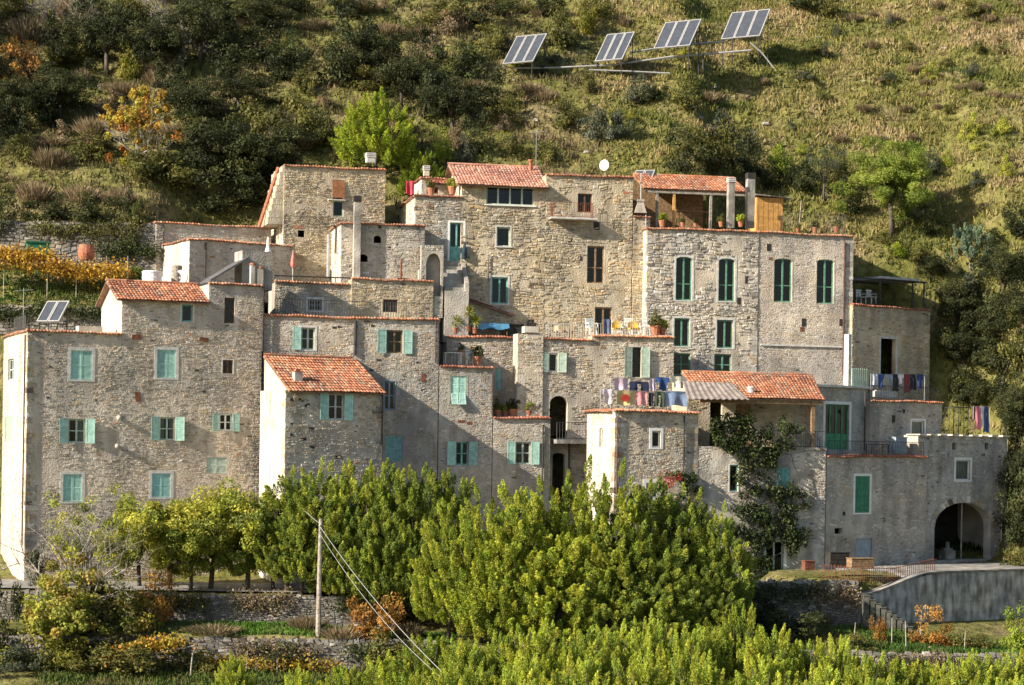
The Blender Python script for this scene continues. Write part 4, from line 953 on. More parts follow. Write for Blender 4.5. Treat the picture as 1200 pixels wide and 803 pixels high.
# ------------------------------------------------------------------ foliage
def unit(v): return v / np.maximum(1e-6, np.linalg.norm(v, axis=-1, keepdims=True))
def leaf_quads(c, ax, l, w, rng, face=None):
    n = len(c); r = rng.normal(size=(n, 3)); r = unit(r if face is None else face * 1.5 + r * .6); b = unit(np.cross(ax, r)); l = np.broadcast_to(l, n)[:, None]; w = np.broadcast_to(w, n)[:, None]
    return np.stack([c - ax * l * .5, c + b * w * .5 - ax * l * .05, c + ax * l * .5, c - b * w * .5 - ax * l * .05], 1)
def jitter_cols(n, base, rng, k=.25):
    base = np.array(base); c = base[rng.integers(0, len(base), n)]; return c * rng.uniform(1 - k, 1 + k, (n, 1)) * rng.uniform(.94, 1.06, (n, 3))
LEAFC = {
 'mimosa': [(0.358, 0.398, 00.045), (0.302, 0.358, 00.045), (0.426, 0.442, 00.059), (0.224, 0.286, 00.043)],
 'mimosa_green': [(0.269, 0.319, 00.045), (0.213, 0.269, 00.045), (0.325, 0.353, 00.054), (0.157, 0.213, 00.043)],
 'lime': [(0.329, 0.339, 00.042), (0.265, 0.292, 00.042), (0.191, 0.223, 00.040), (0.382, 0.366, 00.053)],
 'bright': [(.25, .315, .03), (.19, .255, .026), (.31, .355, .04)],
 'dark': [(.042, .052, .018), (.056, .068, .022), (.032, .04, .015), (.075, .08, .027)],
 'olive': [(.145, .14, .035), (.11, .11, .03), (.18, .165, .045), (.08, .085, .024)],
 'grey': [(.085, .10, .06), (.07, .085, .05), (.11, .12, .075)],
 'blue': [(.20, .28, .18), (.16, .23, .15), (.25, .33, .23)],
 'yellow': [(.26, .24, .03), (.21, .20, .03), (.17, .17, .03)],
 'dry': [(.27, .205, .12), (.33, .255, .16), (.22, .16, .09), (.16, .13, .065)],
 'rust': [(.38, .185, .04), (.31, .14, .032), (.43, .235, .055), (.20, .13, .035)],
 'autumn': [(.40, .26, .035), (.44, .32, .05), (.36, .20, .03), (.30, .28, .04), (.34, .30, .05), (.38, .15, .03)],
 'fig': [(.27, .28, .045), (.21, .235, .04), (.32, .30, .055), (.30, .23, .05)],
 'pine': [(.20, .255, .038), (.155, .205, .032), (.25, .295, .05)],
 'vine': [(.045, .065, .02), (.06, .085, .025), (.035, .05, .018), (.09, .11, .035)],
 'golden': [(.42, .27, .03), (.36, .20, .025), (.46, .32, .05), (.28, .14, .025)],
}
def plume_mesh(name, seed, col, rx, h, npl, nlf, pl=(.7, 1.5), pr=.28, leaf=(.17, .05), fill=.25, side=.3, lean=(.25, .8)):
    """feathery crown: upright spindle plumes over a dome; z from 0 to h"""
    rng = np.random.default_rng(seed); Vs = []; Cs = []
    for i in range(npl):
        t = rng.uniform(0, 2 * math.pi); q = rng.uniform(0, 1) ** .55; s = rng.uniform(.72, 1.0) if rng.random() > fill else rng.uniform(.2, .7)
        zz = (1 - q ** 2.2) ** .6 * rng.uniform(.75, 1.0) if rng.random() > side else rng.uniform(.02, .75) * (1 - q * .3)
        if zz < .5 and s > .7: q = max(q, rng.uniform(.7, 1.0))
        base = np.array([rx * q * math.cos(t), rx * q * math.sin(t), h * (.03 + .80 * zz * s)])
        out = np.array([math.cos(t) * q, math.sin(t) * q, 0]); d = unit(out * rng.uniform(*lean) + np.array([0, 0, rng.uniform(.6, 1.1)]))
        L = rng.uniform(*pl); n = int(nlf * rng.uniform(.6, 1.3) * L / pl[1])
        a = rng.uniform(0, 1, n) ** .8; rad_ = pr * L * (np.minimum(1, a * 3.2 + .25) * (1.02 - a) ** .75) * rng.uniform(.1, 1, n) ** .5
        th = rng.uniform(0, 2 * math.pi, n); e1 = unit(np.cross(d, [0.31, .77, .55])); e2 = np.cross(d, e1)
        radial = np.cos(th)[:, None] * e1 + np.sin(th)[:, None] * e2
        c = base + a[:, None] * d * L + radial * rad_[:, None]
        ax = unit(radial * .8 + d * .7 + rng.normal(size=(n, 3)) * .35)
        Vs.append(leaf_quads(c, ax, leaf[0] * rng.uniform(.6, 1.3, n), leaf[1] * rng.uniform(.8, 1.6, n), rng, unit(radial + out * .8 + np.array([0, 0, .35]))))
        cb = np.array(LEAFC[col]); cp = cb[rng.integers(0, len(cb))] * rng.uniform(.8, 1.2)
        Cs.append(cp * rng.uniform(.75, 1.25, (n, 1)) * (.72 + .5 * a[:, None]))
    return np_quads(name, np.concatenate(Vs), np.concatenate(Cs), M_('leaf'))
def clump_mesh(name, seed, col, rx, h, ncl, nlf, cr=(.3, .6), leaf=(.13, .08), low=.0, shell=.55, ry=None):
    """rounded clumps of leaves spread through an uneven ellipsoid; z from 0 to h"""
    rng = np.random.default_rng(seed); Vs = []; Cs = []; ry = ry or rx; ph = rng.uniform(0, 6, 4)
    for i in range(ncl):
        d = unit(rng.normal(size=3)); d[2] = abs(d[2]) if rng.random() > low else d[2]; s = rng.uniform(shell, 1) if rng.random() > .25 else rng.uniform(.1, shell)
        lump = 1 + .22 * math.sin(3 * math.atan2(d[1], d[0]) + ph[0]) + .15 * math.sin(5 * d[2] + ph[1])
        zc = (.5 if low else .12)
        c0 = np.array([d[0] * rx * s * lump, d[1] * ry * s * lump, h * (zc + (1 - zc) * d[2] * s * lump * (.95))])
        r = rng.uniform(*cr); n = int(nlf * rng.uniform(.6, 1.3)); dd = unit(rng.normal(size=(n, 3))); dd[:, 2] *= .8
        c = c0 + dd * r * (rng.uniform(.2, 1, (n, 1)) ** .5)
        keep = c[:, 2] > -.05; c = c[keep]; dd = dd[keep]; n = len(c)
        ax = unit(dd * .5 + rng.normal(size=(n, 3)) * .7 + np.array([0, 0, -.1]))
        Vs.append(leaf_quads(c, ax, leaf[0] * rng.uniform(.6, 1.3, n), leaf[1] * rng.uniform(.7, 1.3, n), rng, unit(dd + d * .6 + np.array([0, 0, .2]))))
        cb = np.array(LEAFC[col]); cp = cb[rng.integers(0, len(cb))] * rng.uniform(.75, 1.25); Cs.append(cp * rng.uniform(.72, 1.28, (n, 1)) * rng.uniform(.93, 1.07, (n, 3)))
    return np_quads(name, np.concatenate(Vs), np.concatenate(Cs), M_('leaf'))
def limbs_mesh(name, seed, h0, h, rx, r0=.14, n=7, m='bark', lean=.15):
    R = random.Random(seed); mb = MB(); f = Vector((R.uniform(-lean, lean), R.uniform(-lean, lean), h0))
    mb.tube([(0, 0, -.3), (f.x * .3, f.y * .5, h0 * .5), f], [r0 * 1.25, r0, r0 * .85], 7)
    for i in range(n):
        t = 2 * math.pi * i / n + R.uniform(-.4, .4); q = R.uniform(.3, .85); e = Vector((rx * q * math.cos(t), rx * q * math.sin(t), h0 + (h - h0) * R.uniform(.45, .85)))
        m_ = f.lerp(e, .45) + Vector((R.uniform(-.2, .2), R.uniform(-.2, .2), R.uniform(-.1, .3)))
        mb.tube([f - Vector((0, 0, .1)), m_, e], [r0 * .6, r0 * .35, r0 * .1], 5)
    return mb.mesh(name, M_(m), True)
def bare_mesh(name, seed, h, m='bark_pale', spread=.75, depth=5, r0=.13, twist=.35):
    R = random.Random(seed); mb = MB()
    def grow(p, d, L, r, k):
        q = p + d * L * .5 + Vector((R.uniform(-1, 1), R.uniform(-1, 1), R.uniform(-1, 1))) * L * .12; e = q + (d + Vector((R.uniform(-1, 1), R.uniform(-1, 1), R.uniform(-.6, 1))) * twist).normalized() * L * .5
        mb.tube([p, q, e], [r, r * .8, r * .6], 5 if k > 2 else 3, caps=False)
        if k <= 0: return
        for _ in range(3 if k > 1 else 3):
            nd = (d + Vector((R.gauss(0, 1), R.gauss(0, 1), R.gauss(.15, .7))) * spread).normalized(); grow(e if R.random() < .7 else q, nd, L * R.uniform(.6, .85), r * .58, k - 1)
    for _ in range(3): grow(Vector((R.uniform(-.1, .1), R.uniform(-.1, .1), -.2)), Vector((R.uniform(-.4, .4), R.uniform(-.4, .4), 1)).normalized(), h * .33, r0, depth)
    return mb.mesh(name, M_(m))

def tree(name, label, cat, loc, crown, limbs=None, z0=0, s=1.0, sz=None, rz=0, group=None, part='crown'):
    o = empty(name, loc, rz, label, cat, group); o.scale = (s, s, sz or s)
    if limbs: link('trunk', limbs, o)
    if crown: link(part, crown, o, loc=(0, 0, z0))
    return o
R = random.Random(77)
# ---- feathery trees in front (bottom edge) and in the middle
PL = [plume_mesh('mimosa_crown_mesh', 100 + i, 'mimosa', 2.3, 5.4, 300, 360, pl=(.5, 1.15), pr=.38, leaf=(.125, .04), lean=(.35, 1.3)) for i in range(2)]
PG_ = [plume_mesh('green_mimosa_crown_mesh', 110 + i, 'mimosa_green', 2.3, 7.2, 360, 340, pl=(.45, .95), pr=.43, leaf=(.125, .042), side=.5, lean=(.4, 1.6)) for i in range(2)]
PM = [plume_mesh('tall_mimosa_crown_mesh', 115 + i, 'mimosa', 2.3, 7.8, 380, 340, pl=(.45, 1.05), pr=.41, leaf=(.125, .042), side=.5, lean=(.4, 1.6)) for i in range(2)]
def topz(me):
    a = np.empty(len(me.vertices) * 3, 'f'); me.vertices.foreach_get('co', a); return float(np.percentile(a[2::3], 99.7))
TOP = {m.name: topz(m) for m in PL + PG_ + PM}
LM = [limbs_mesh('mimosa_limbs', 120 + i, 1.6, 6.0, 2.0) for i in range(2)]
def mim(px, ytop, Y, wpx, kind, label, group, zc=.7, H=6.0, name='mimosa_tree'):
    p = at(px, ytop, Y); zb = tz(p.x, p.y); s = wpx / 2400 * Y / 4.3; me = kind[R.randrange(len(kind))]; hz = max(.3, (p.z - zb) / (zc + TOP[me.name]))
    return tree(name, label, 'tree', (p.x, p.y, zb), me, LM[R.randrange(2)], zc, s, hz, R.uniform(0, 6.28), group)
g = 'feathery trees along the bottom terrace'
for px, yt, Y, w in ((452, 770, 97, 80), (500, 748, 97, 90), (548, 752, 96, 85), (590, 742, 97, 85), (635, 733, 96, 95), (682, 738, 95, 85), (722, 736, 97, 80), (762, 726, 96, 75), (800, 738, 95, 85), (838, 738, 97, 80), (868, 712, 98, 62), (902, 736, 96, 80), (945, 752, 97, 75), (985, 748, 96, 70), (1022, 768, 95, 75), (1062, 775, 96, 70), (1100, 778, 96, 70), (1135, 768, 95, 75), (1170, 770, 96, 75), (1205, 764, 97, 80), (405, 782, 95, 60), (350, 785, 96, 50), (275, 770, 97, 48), (1245, 765, 96, 90),
      (470, 790, 92, 90), (540, 778, 91, 90), (610, 772, 91, 90), (680, 775, 91, 90), (750, 768, 91, 90), (820, 772, 91, 90), (890, 775, 91, 90), (960, 785, 91, 90), (1030, 795, 91, 85), (1180, 795, 91, 85)):
    mim(px, yt, Y, w, PL, 'yellow-green feathery mimosa tree of the row along the bottom terrace', g)
gm2 = 'feathery trees below the houses'
for px, yt, Y, w in ((528, 592, 109.5, 70), (565, 580, 109, 85), (602, 572, 108.5, 90), (640, 570, 109.5, 85), (680, 548, 110, 95), (722, 552, 109, 90), (765, 566, 110, 90), (805, 580, 110.5, 85), (842, 600, 110, 75), (590, 630, 107.8, 85), (650, 625, 107.8, 95), (715, 630, 108, 95), (775, 640, 108.2, 90), (828, 655, 108.5, 75)):
    mim(px, yt, Y, w, PG_ if px > 690 and yt > 560 else PM, 'tall feathery mimosa tree of the thick clump below the houses', gm2)
g3 = 'green trees beside the road'
for px, yt, Y, w in ((338, 556, 113.5, 75), (375, 548, 113, 85), (415, 545, 113.2, 80), (452, 545, 112.8, 85), (495, 550, 112.6, 80), (355, 590, 112.7, 65), (530, 556, 113, 75), (470, 585, 112.5, 70), (410, 590, 112.6, 75)):
    mim(px, yt, Y, w, PG_, 'fresh green feathery tree of the roadside group below the lean-to roof', g3)
# ---- round-headed roadside trees
RC = [clump_mesh('round_crown_mesh', 130 + i, 'lime', 1.9, 3.6, 110, 260, (.3, .6), (.15, .075), low=.45) for i in range(2)]
RL = [limbs_mesh('round_tree_limbs', 140 + i, 1.5, 4.2, 1.6, .11) for i in range(2)]
for i, (px, yt, Y, w) in enumerate(((200, 578, 113.6, 95), (248, 572, 114.2, 90), (292, 566, 113.8, 90), (165, 590, 115, 75), (322, 590, 114.4, 65), (225, 600, 113.2, 70))):
    p = at(px, yt, Y); zb = tz(p.x, p.y); tree('roadside_tree', 'round-headed lime green tree with slim dark trunk on the road edge', 'tree', (p.x, p.y, zb), RC[i % 2], RL[i % 2], .7, w / 2400 * Y / 3.3, (p.z - zb) / 4.6, i * 1.3, 'round-headed trees on the road edge')

# ---- shrubs of the hillside
def shrubset(col, seed, k=2, **kw): return [clump_mesh(col + '_shrub_mesh', seed + i, col, 1.0, 1.5, 26, 95, (.22, .42), (.12, .06), **kw) for i in range(k)]
SH = {c: shrubset(c, 200 + 10 * i) for i, c in enumerate(('dark', 'olive', 'grey', 'bright', 'yellow', 'rust', 'lime'))}
def dry_mesh(name, seed, col, n=900, h=1.1, r=.8):
    rng = np.random.default_rng(seed); t = rng.uniform(0, 6.28, n); q = rng.uniform(0, 1, n) ** .6 * r; a = rng.uniform(.1, .9, n)
    d = unit(np.stack([np.cos(t) * q * .8, np.sin(t) * q * .8, np.full(n, .9)], 1) + rng.normal(size=(n, 3)) * .18); L = h * rng.uniform(.25, .6, n)
    c = np.stack([np.cos(t) * q * .6, np.sin(t) * q * .6, np.zeros(n)], 1) + d * (h * .9 * a[:, None] * (1 - .3 * q[:, None]))
    return np_quads(name, leaf_quads(c, d, L, .035, rng), jitter_cols(n, LEAFC[col], rng), M_('leaf'))
SH['brush'] = shrubset('dry', 290)
SH['dry'] = [dry_mesh('dry_shrub_mesh', 280 + i, 'dry') for i in range(3)]
LBL = {'brush': ('brown_shrub', 'brown leafless brush clump in the hillside scrub'), 'dark': ('dark_shrub', 'dark evergreen shrub of the scrub covering the hillside'), 'olive': ('olive_shrub', 'olive green shrub among the scrub covering the hillside'),
       'grey': ('grey_green_shrub', 'grey-green shrub on the grassy hillside'), 'bright': ('bright_shrub', 'bright green leafy bush on the hillside'), 'yellow': ('yellow_shrub', 'yellow-green bush in the hillside scrub'),
       'rust': ('rusty_bush', 'rust-coloured autumn bush'), 'lime': ('broom_bush', 'pale lime broom bush on the sunny slope'), 'dry': ('dry_tussock', 'straw-brown dry brush tussock on the hillside')}
def shrub(px, pyb, w, h, kind, label=None, name=None, group=True, p=None):
    p = p or ground(px, pyb, 119 if px > 1090 or pyb < 330 else 100); k = p.y / 2400
    me = SH[kind][R.randrange(len(SH[kind]))]; o = link(name or LBL[kind][0], me, None, (p.x, p.y, p.z - .08), R.uniform(0, 6.28), (w * k / 2.2, w * k / 2.2, h * k / 1.55))
    tag(o, label or LBL[kind][1], 'tussock' if kind == 'dry' else 'shrub', None if label else LBL[kind][0].replace('_', ' ') + 's on the hillside'); return o
for a in ((148, 98, 42, 55, 'yellow'), (405, 100, 85, 80, 'dark'), (445, 95, 60, 55, 'dark'), (300, 165, 75, 55, 'olive'), (350, 162, 70, 65, 'olive'), (380, 172, 50, 40, 'olive'),
          (240, 205, 90, 70, 'dark'), (280, 215, 90, 60, 'dark'), (200, 220, 90, 45, 'olive'), (170, 212, 70, 45, 'olive'), (235, 185, 60, 45, 'olive'), (320, 215, 80, 60, 'dark'), (300, 245, 90, 40, 'dark'), (250, 250, 90, 50, 'dark'),
          (60, 195, 60, 40, 'dry'), (110, 160, 60, 40, 'dry'), (95, 235, 60, 35, 'dry'), (140, 240, 60, 35, 'dry'), (40, 235, 60, 40, 'dry'), (25, 190, 50, 40, 'olive'), (100, 190, 70, 40, 'olive'),
          (120, 60, 70, 70, 'dark'), (70, 75, 60, 45, 'dark'), (180, 70, 50, 55, 'dark'), (205, 120, 60, 50, 'dark'), (60, 150, 60, 50, 'dark'), (20, 160, 50, 50, 'dark'), (235, 50, 70, 60, 'dark'), (240, 20, 50, 40, 'dark'), (35, 50, 70, 55, 'dry'), (90, 45, 60, 50, 'dry'), (15, 30, 60, 45, 'olive'), (80, 20, 60, 35, 'dry'), (150, 25, 60, 45, 'olive'),
          (270, 100, 70, 50, 'dark'), (310, 70, 90, 40, 'dark'), (345, 95, 60, 40, 'dark'), (300, 35, 60, 25, 'dry'), (370, 35, 50, 25, 'dry'), (270, 25, 70, 25, 'dark'), (330, 15, 80, 30, 'dark'), (400, 15, 60, 25, 'dark'),
          (455, 40, 50, 25, 'dry'), (490, 45, 40, 30, 'dry'), (500, 100, 60, 50, 'dark'), (510, 140, 60, 60, 'dark'), (545, 95, 50, 40, 'dark'), (570, 130, 60, 50, 'dark'), (560, 30, 70, 40, 'dark'), (600, 18, 60, 25, 'olive'), (525, 25, 60, 30, 'olive'), (600, 130, 40, 30, 'olive'), (560, 180, 50, 45, 'dark'), (600, 185, 40, 35, 'olive'), (515, 190, 40, 40, 'bright'), (545, 192, 30, 35, 'grey'), (640, 190, 40, 30, 'olive'), (580, 60, 50, 35, 'olive'),
          (655, 60, 55, 60, 'olive'), (685, 40, 40, 45, 'yellow'), (640, 20, 50, 30, 'dark'), (700, 20, 50, 30, 'olive'), (690, 110, 22, 32, 'olive'), (745, 122, 42, 34, 'grey'), (803, 130, 46, 44, 'olive'), (770, 118, 30, 20, 'dark'), (700, 168, 45, 50, 'grey'), (725, 165, 35, 45, 'grey'), (665, 150, 45, 40, 'olive'), (640, 120, 40, 30, 'dry'), (740, 140, 25, 15, 'yellow'), (620, 110, 50, 25, 'dry'), (830, 120, 50, 25, 'dry'),
          (800, 205, 60, 55, 'dark'), (835, 207, 70, 70, 'olive'), (868, 207, 60, 55, 'dark'), (845, 170, 50, 40, 'grey'), (815, 180, 50, 40, 'olive'), (912, 205, 42, 38, 'bright'), (935, 225, 50, 40, 'dark'), (900, 225, 40, 35, 'dark'), (985, 225, 50, 45, 'olive'), (1000, 250, 40, 35, 'dark'),
          (1000, 25, 28, 18, 'dry'), (1022, 22, 22, 18, 'dry'), (1047, 24, 22, 18, 'dry'), (1100, 28, 26, 18, 'dry'), (1157, 26, 26, 18, 'dry'), (1185, 30, 30, 20, 'dry'), (970, 18, 50, 25, 'olive'), (940, 12, 60, 25, 'dark'), (1140, 18, 40, 22, 'olive'), (870, 45, 40, 22, 'dry'),
          (1137, 165, 28, 30, 'lime'), (1173, 158, 26, 26, 'lime'), (1140, 90, 24, 20, 'grey'), (1090, 205, 34, 30, 'grey'), (1110, 195, 26, 22, 'lime'), (1180, 210, 24, 26, 'lime'), (1145, 220, 24, 26, 'grey'), (1142, 105, 26, 20, 'dry'), (1185, 118, 30, 18, 'dry'), (1165, 115, 24, 18, 'dry'), (1060, 130, 26, 16, 'dry'), (1012, 130, 30, 16, 'dry'), (985, 165, 26, 16, 'dry'), (1030, 165, 24, 14, 'dry'), (965, 120, 24, 20, 'olive'), (1110, 80, 22, 16, 'olive'), (1065, 60, 24, 14, 'olive'), (1040, 95, 24, 14, 'grey'), (960, 65, 26, 16, 'olive'),
          (1145, 350, 50, 40, 'grey'), (1050, 300, 30, 18, 'bright'), (1035, 285, 30, 18, 'olive'), (1075, 305, 40, 20, 'olive'), (1110, 345, 50, 36, 'dark'), (1185, 340, 50, 50, 'dark'), (1130, 385, 60, 45, 'dark'), (1175, 390, 60, 50, 'dark'), (1115, 420, 50, 45, 'dark'), (1155, 430, 70, 50, 'dark'), (1195, 430, 60, 60, 'olive'), (1130, 470, 60, 40, 'dark'), (1180, 480, 70, 50, 'dark'), (1190, 530, 60, 60, 'dark'), (1195, 590, 50, 60, 'dark'), (1190, 280, 50, 40, 'dark'), (1160, 300, 50, 36, 'dark'), (1090, 275, 50, 30, 'dark'), (1195, 380, 40, 50, 'olive'),
          (10, 270, 60, 36, 'dark'), (60, 262, 70, 30, 'dark'), (110, 262, 60, 36, 'dark'), (145, 300, 40, 70, 'dark'), (160, 268, 36, 40, 'olive')):
    shrub(*a)
rs = random.Random(9)
for i in range(95):   # scrub between them
    px, py = rs.uniform(-10, 600), rs.uniform(-6, 185)
    shrub(px, py, rs.uniform(24, 58), rs.uniform(16, 38), rs.choice(['dark', 'brush', 'olive', 'dry', 'brush', 'dry', 'olive']))
for i in range(45):
    px, py = rs.uniform(590, 1210), rs.uniform(-6, 190)
    shrub(px, py, rs.uniform(12, 28), rs.uniform(10, 20), rs.choice(['olive', 'grey', 'dry', 'dry', 'lime']))
shrub(1188, 640, 60, 60, 'dark'); shrub(1200, 610, 60, 70, 'dark'); shrub(1192, 665, 40, 30, 'olive')
shrub(27, 112, 60, 62, 'rust', 'rounded rust-coloured bush on the left of the hillside scrub', 'rusty_bush')
# hillside trees
p = at(441, 92, 141); zb = tz(p.x, p.y)
HM = plume_mesh('bright_mimosa_crown_mesh', 150, 'bright', 2.5, 6.5, 300, 260, pl=(.5, 1.2), pr=.38, leaf=(.15, .055), side=.5, lean=(.35, 1.3))
tree('mimosa_tree', 'bright green pointed tree on the hillside behind the tower house', 'tree', (p.x, p.y, zb), HM, LM[0], .3, 1.0, (p.z - zb) / 6.6, 1)
p = at(496, 165, 140); zb = tz(p.x, p.y); tree('mimosa_tree', 'low bright green tree beside the pointed one behind the tower house', 'tree', (p.x, p.y, zb), HM, LM[1], .2, .6, (p.z - zb) / 6.6, 2)
p = ground(160, 200, 131); FA = clump_mesh('autumn_crown_mesh', 151, 'autumn', 2.5, 5.2, 95, 60, (.2, .4), (.19, .14), low=.5)
tree('fig_tree', 'sparse tree with yellow and orange autumn leaves on the left hillside', 'tree', p, FA, bare_mesh('fig_branches', 152, 5.2, depth=4, spread=.55, r0=.09), -.2, 1.0, 1.2)
p = ground(1045, 275, 130); PC = clump_mesh('pine_crown_mesh', 153, 'pine', 2.7, 5.8, 120, 330, (.35, .7), (.22, .045), low=.4)
tree('pine_tree', 'soft pale green pine tree standing alone on the sunny slope', 'tree', p, PC, limbs_mesh('pine_limbs', 154, 2.2, 6.5, 2.0, .15), .8, 1.18, 1.0)
p = ground(1137, 322, 130); BC = plume_mesh('bluish_crown_mesh', 155, 'blue', 1.35, 3.2, 60, 220, pl=(.5, 1.0))
tree('young_cypress', 'small blue-green bushy tree with pale trunk on the right slope', 'tree', p, BC, limbs_mesh('small_limbs', 156, .9, 3.2, .9, .06, m='bark_pale'), .7, 1.0, 1.0)
p = ground(965, 235, 130); GC = clump_mesh('olive_tree_crown_mesh', 157, 'grey', 1.6, 3.6, 34, 110, (.25, .5), (.13, .04), low=.4)
tree('olive_tree', 'grey-green olive tree on the slope left of the pine', 'tree', p, GC, limbs_mesh('olive_limbs', 158, 1.3, 3.8, 1.2, .09), .9, .95, .95)
BR = [bare_mesh('bare_branches', 160 + i, 4.6, depth=5, spread=.85) for i in range(2)]
for px, py, s, k in ((215, 72, 1.0, 0), (95, 48, .9, 1), (240, 60, .7, 1), (190, 30, .8, 0), (60, 40, .8, 0)):
    p = ground(px, py, 131); o = link('bare_tree', BR[k], None, p, R.uniform(0, 6), s); tag(o, 'leafless grey-branched tree in the scrub on the upper left hillside', 'tree', 'leafless trees on the upper left hillside')

OK_ = [clump_mesh('dark_oak_crown_mesh', 170 + i, 'dark', 2.4, 4.2, 70, 150, (.4, .75), (.15, .09), low=.35) for i in range(2)]
OL = limbs_mesh('oak_limbs', 173, 1.4, 4.4, 1.8, .14)
for i, (px, py, w, h) in enumerate(((125, 88, 95, 85), (185, 95, 80, 75), (235, 75, 90, 75), (70, 140, 80, 60), (20, 150, 70, 60), (225, 155, 90, 60), (280, 130, 80, 45), (250, 215, 100, 70), (300, 222, 90, 65), (345, 190, 70, 45), (420, 105, 90, 75), (470, 130, 75, 70), (530, 160, 75, 70), (300, 40, 90, 40), (1175, 350, 70, 60), (1125, 390, 70, 60), (1165, 410, 80, 65), (1200, 400, 70, 70), (1130, 440, 70, 60), (1175, 460, 80, 65), (1140, 490, 60, 50), (1195, 520, 70, 75), (1200, 590, 50, 70), (1090, 330, 40, 30))):  # dark oaks added for shade; right-hand ones stand in for the shadowed slope
    p = ground(px, py, 131); k = p.y / 2400; tree('shade_oak', 'dark evergreen oak added to deepen the shade of the hillside scrub', 'tree', p, OK_[i % 2], OL, .4, w * k / 5.2, h * k / 4.6, i * 1.1, 'oaks added for shade in the hillside scrub')
for i, (x, y, sc) in enumerate(((-44, 126, 1.9), (-49, 133, 2.2), (-46, 141, 2.0), (-52, 148, 2.4), (-49, 156, 2.1), (-55, 162, 2.4), (-42, 150, 1.6))):  # unseen oaks added left of the view to shade wall and hillside
    tree('shade_oak', 'unseen oak added beyond the vine garden to shade the left hillside', 'tree', (x, y, tz(x, y) - .1), OK_[i % 2], OL, .5, sc, sc * 1.1, i, 'unseen oaks added for shade beyond the vine garden')

# ---- fig tangle, bushes and vines lower left
p = at(95, 600, 108.5); zb = tz(p.x, p.y)
BF = bare_mesh('tangled_branches', 163, 7.4, depth=5, spread=.6, r0=.13)
o = empty('bare_fig_tree', (p.x, p.y, zb), 0, 'tangled grey-branched fig tree with sparse yellowing leaves at the road corner', 'tree'); link('trunk', BF, o)
CF = clump_mesh('fig_lower_crown', 164, 'fig', 3.5, 4.6, 150, 100, (.3, .6), (.2, .14)); link('crown', CF, o, loc=(0, -.5, -.4))
CF2 = clump_mesh('fig_upper_crown', 165, 'lime', 2.9, 3.4, 60, 90, (.25, .5), (.16, .08)); link('crown', CF2, o, loc=(.3, 1.2, 3.6))
def bush(px, pyb, Y, w, h, kind, label, name):
    p = at(px, pyb, Y); return shrub(0, 0, w, h, kind, label, name, p=Vector((p.x, p.y, tz(p.x, p.y))))
bush(182, 735, 110, 56, 62, 'rust', 'orange-brown autumn bush at the left end of the green lawn', 'rusty_bush')
bush(440, 735, 108.6, 78, 62, 'rust', 'orange autumn bush beside the utility pole under the trees', 'rusty_bush')
bush(480, 735, 109.8, 50, 36, 'dry', 'dry brown twigs right of the orange bush', 'dry_bush')
bush(360, 728, 110, 60, 30, 'dry', 'straw-coloured grass clump left of the orange bush', 'dry_bush')
bush(0, 770, 107, 60, 95, 'dark', 'tall dark green bush at the left edge below the end wall', 'dark_shrub')
bush(20, 800, 105.6, 70, 40, 'grey', 'grey-green low bush under the tangled fig', 'grey_green_shrub')
bush(90, 800, 106, 90, 42, 'olive', 'olive low bush at the foot of the tangled fig', 'olive_shrub')
bush(60, 790, 106.4, 110, 60, 'yellow', 'yellow-green leafy bush below the tangled fig', 'yellow_shrub')
bush(150, 800, 105.2, 110, 48, 'olive', 'olive bush in front of the grey pole frame', 'olive_shrub')
bush(120, 745, 107.9, 100, 70, 'olive', 'broad olive bush at the fig foot beside the orange bush', 'olive_shrub')
bush(250, 752, 108.2, 90, 22, 'dry', 'dry grass clump on the lawn edge below the roadside trees', 'dry_bush')
bush(400, 742, 108.3, 70, 30, 'dry', 'dry grass clump beside the utility pole', 'dry_bush')
bush(230, 790, 106.6, 70, 30, 'olive', 'low olive weeds before the garden stakes', 'olive_shrub')
bush(330, 760, 107.0, 80, 34, 'dark', 'dark ivy mound in front of the low terrace wall', 'dark_shrub')
bush(460, 765, 107.0, 80, 50, 'olive', 'olive bush between the pole and the bottom mimosas', 'olive_shrub')
bush(1140, 750, 110, 60, 26, 'olive', 'olive weeds beside the orange garden bush', 'olive_shrub')
bush(1060, 790, 107.0, 90, 36, 'dark', 'dark mound of leaves before the garden wall', 'dark_shrub')
bush(45, 650, 114, 34, 50, 'dark', 'dark bush growing against the corner of the end wall', 'dark_shrub')
bush(885, 690, 114.6, 60, 44, 'dark', 'dark bush topping the shaded dry-stone wall', 'dark_shrub')
bush(905, 678, 115.4, 34, 20, 'bright', 'small bright green bush before the vine-covered door', 'bright_shrub')
bush(962, 690, 115.3, 44, 30, 'dry', 'straw-yellow grass clump on top of the shaded stone wall', 'dry_bush')
bush(1092, 758, 111, 55, 46, 'rust', 'orange-pink autumn bush in the garden below the concrete wall', 'rusty_bush')
bush(1030, 760, 111, 26, 34, 'rust', 'small rusty bush left of the big one below the concrete wall', 'rusty_bush')
bush(1190, 765, 110.4, 50, 56, 'bright', 'leafy green bush at the right end of the garden', 'bright_shrub')
bush(930, 755, 111, 100, 40, 'dark', 'low dark shrub at the foot of the shaded stone wall', 'dark_shrub')
bush(850, 720, 112, 80, 60, 'dark', 'dark shrub between the mimosa clump and the stone wall', 'dark_shrub')
bush(1000, 770, 109, 70, 24, 'olive', 'olive weeds in the garden below the stone steps', 'olive_shrub')
bush(490, 690, 113.6, 60, 60, 'yellow', 'yellow-green bush behind the orange autumn bush', 'yellow_shrub')
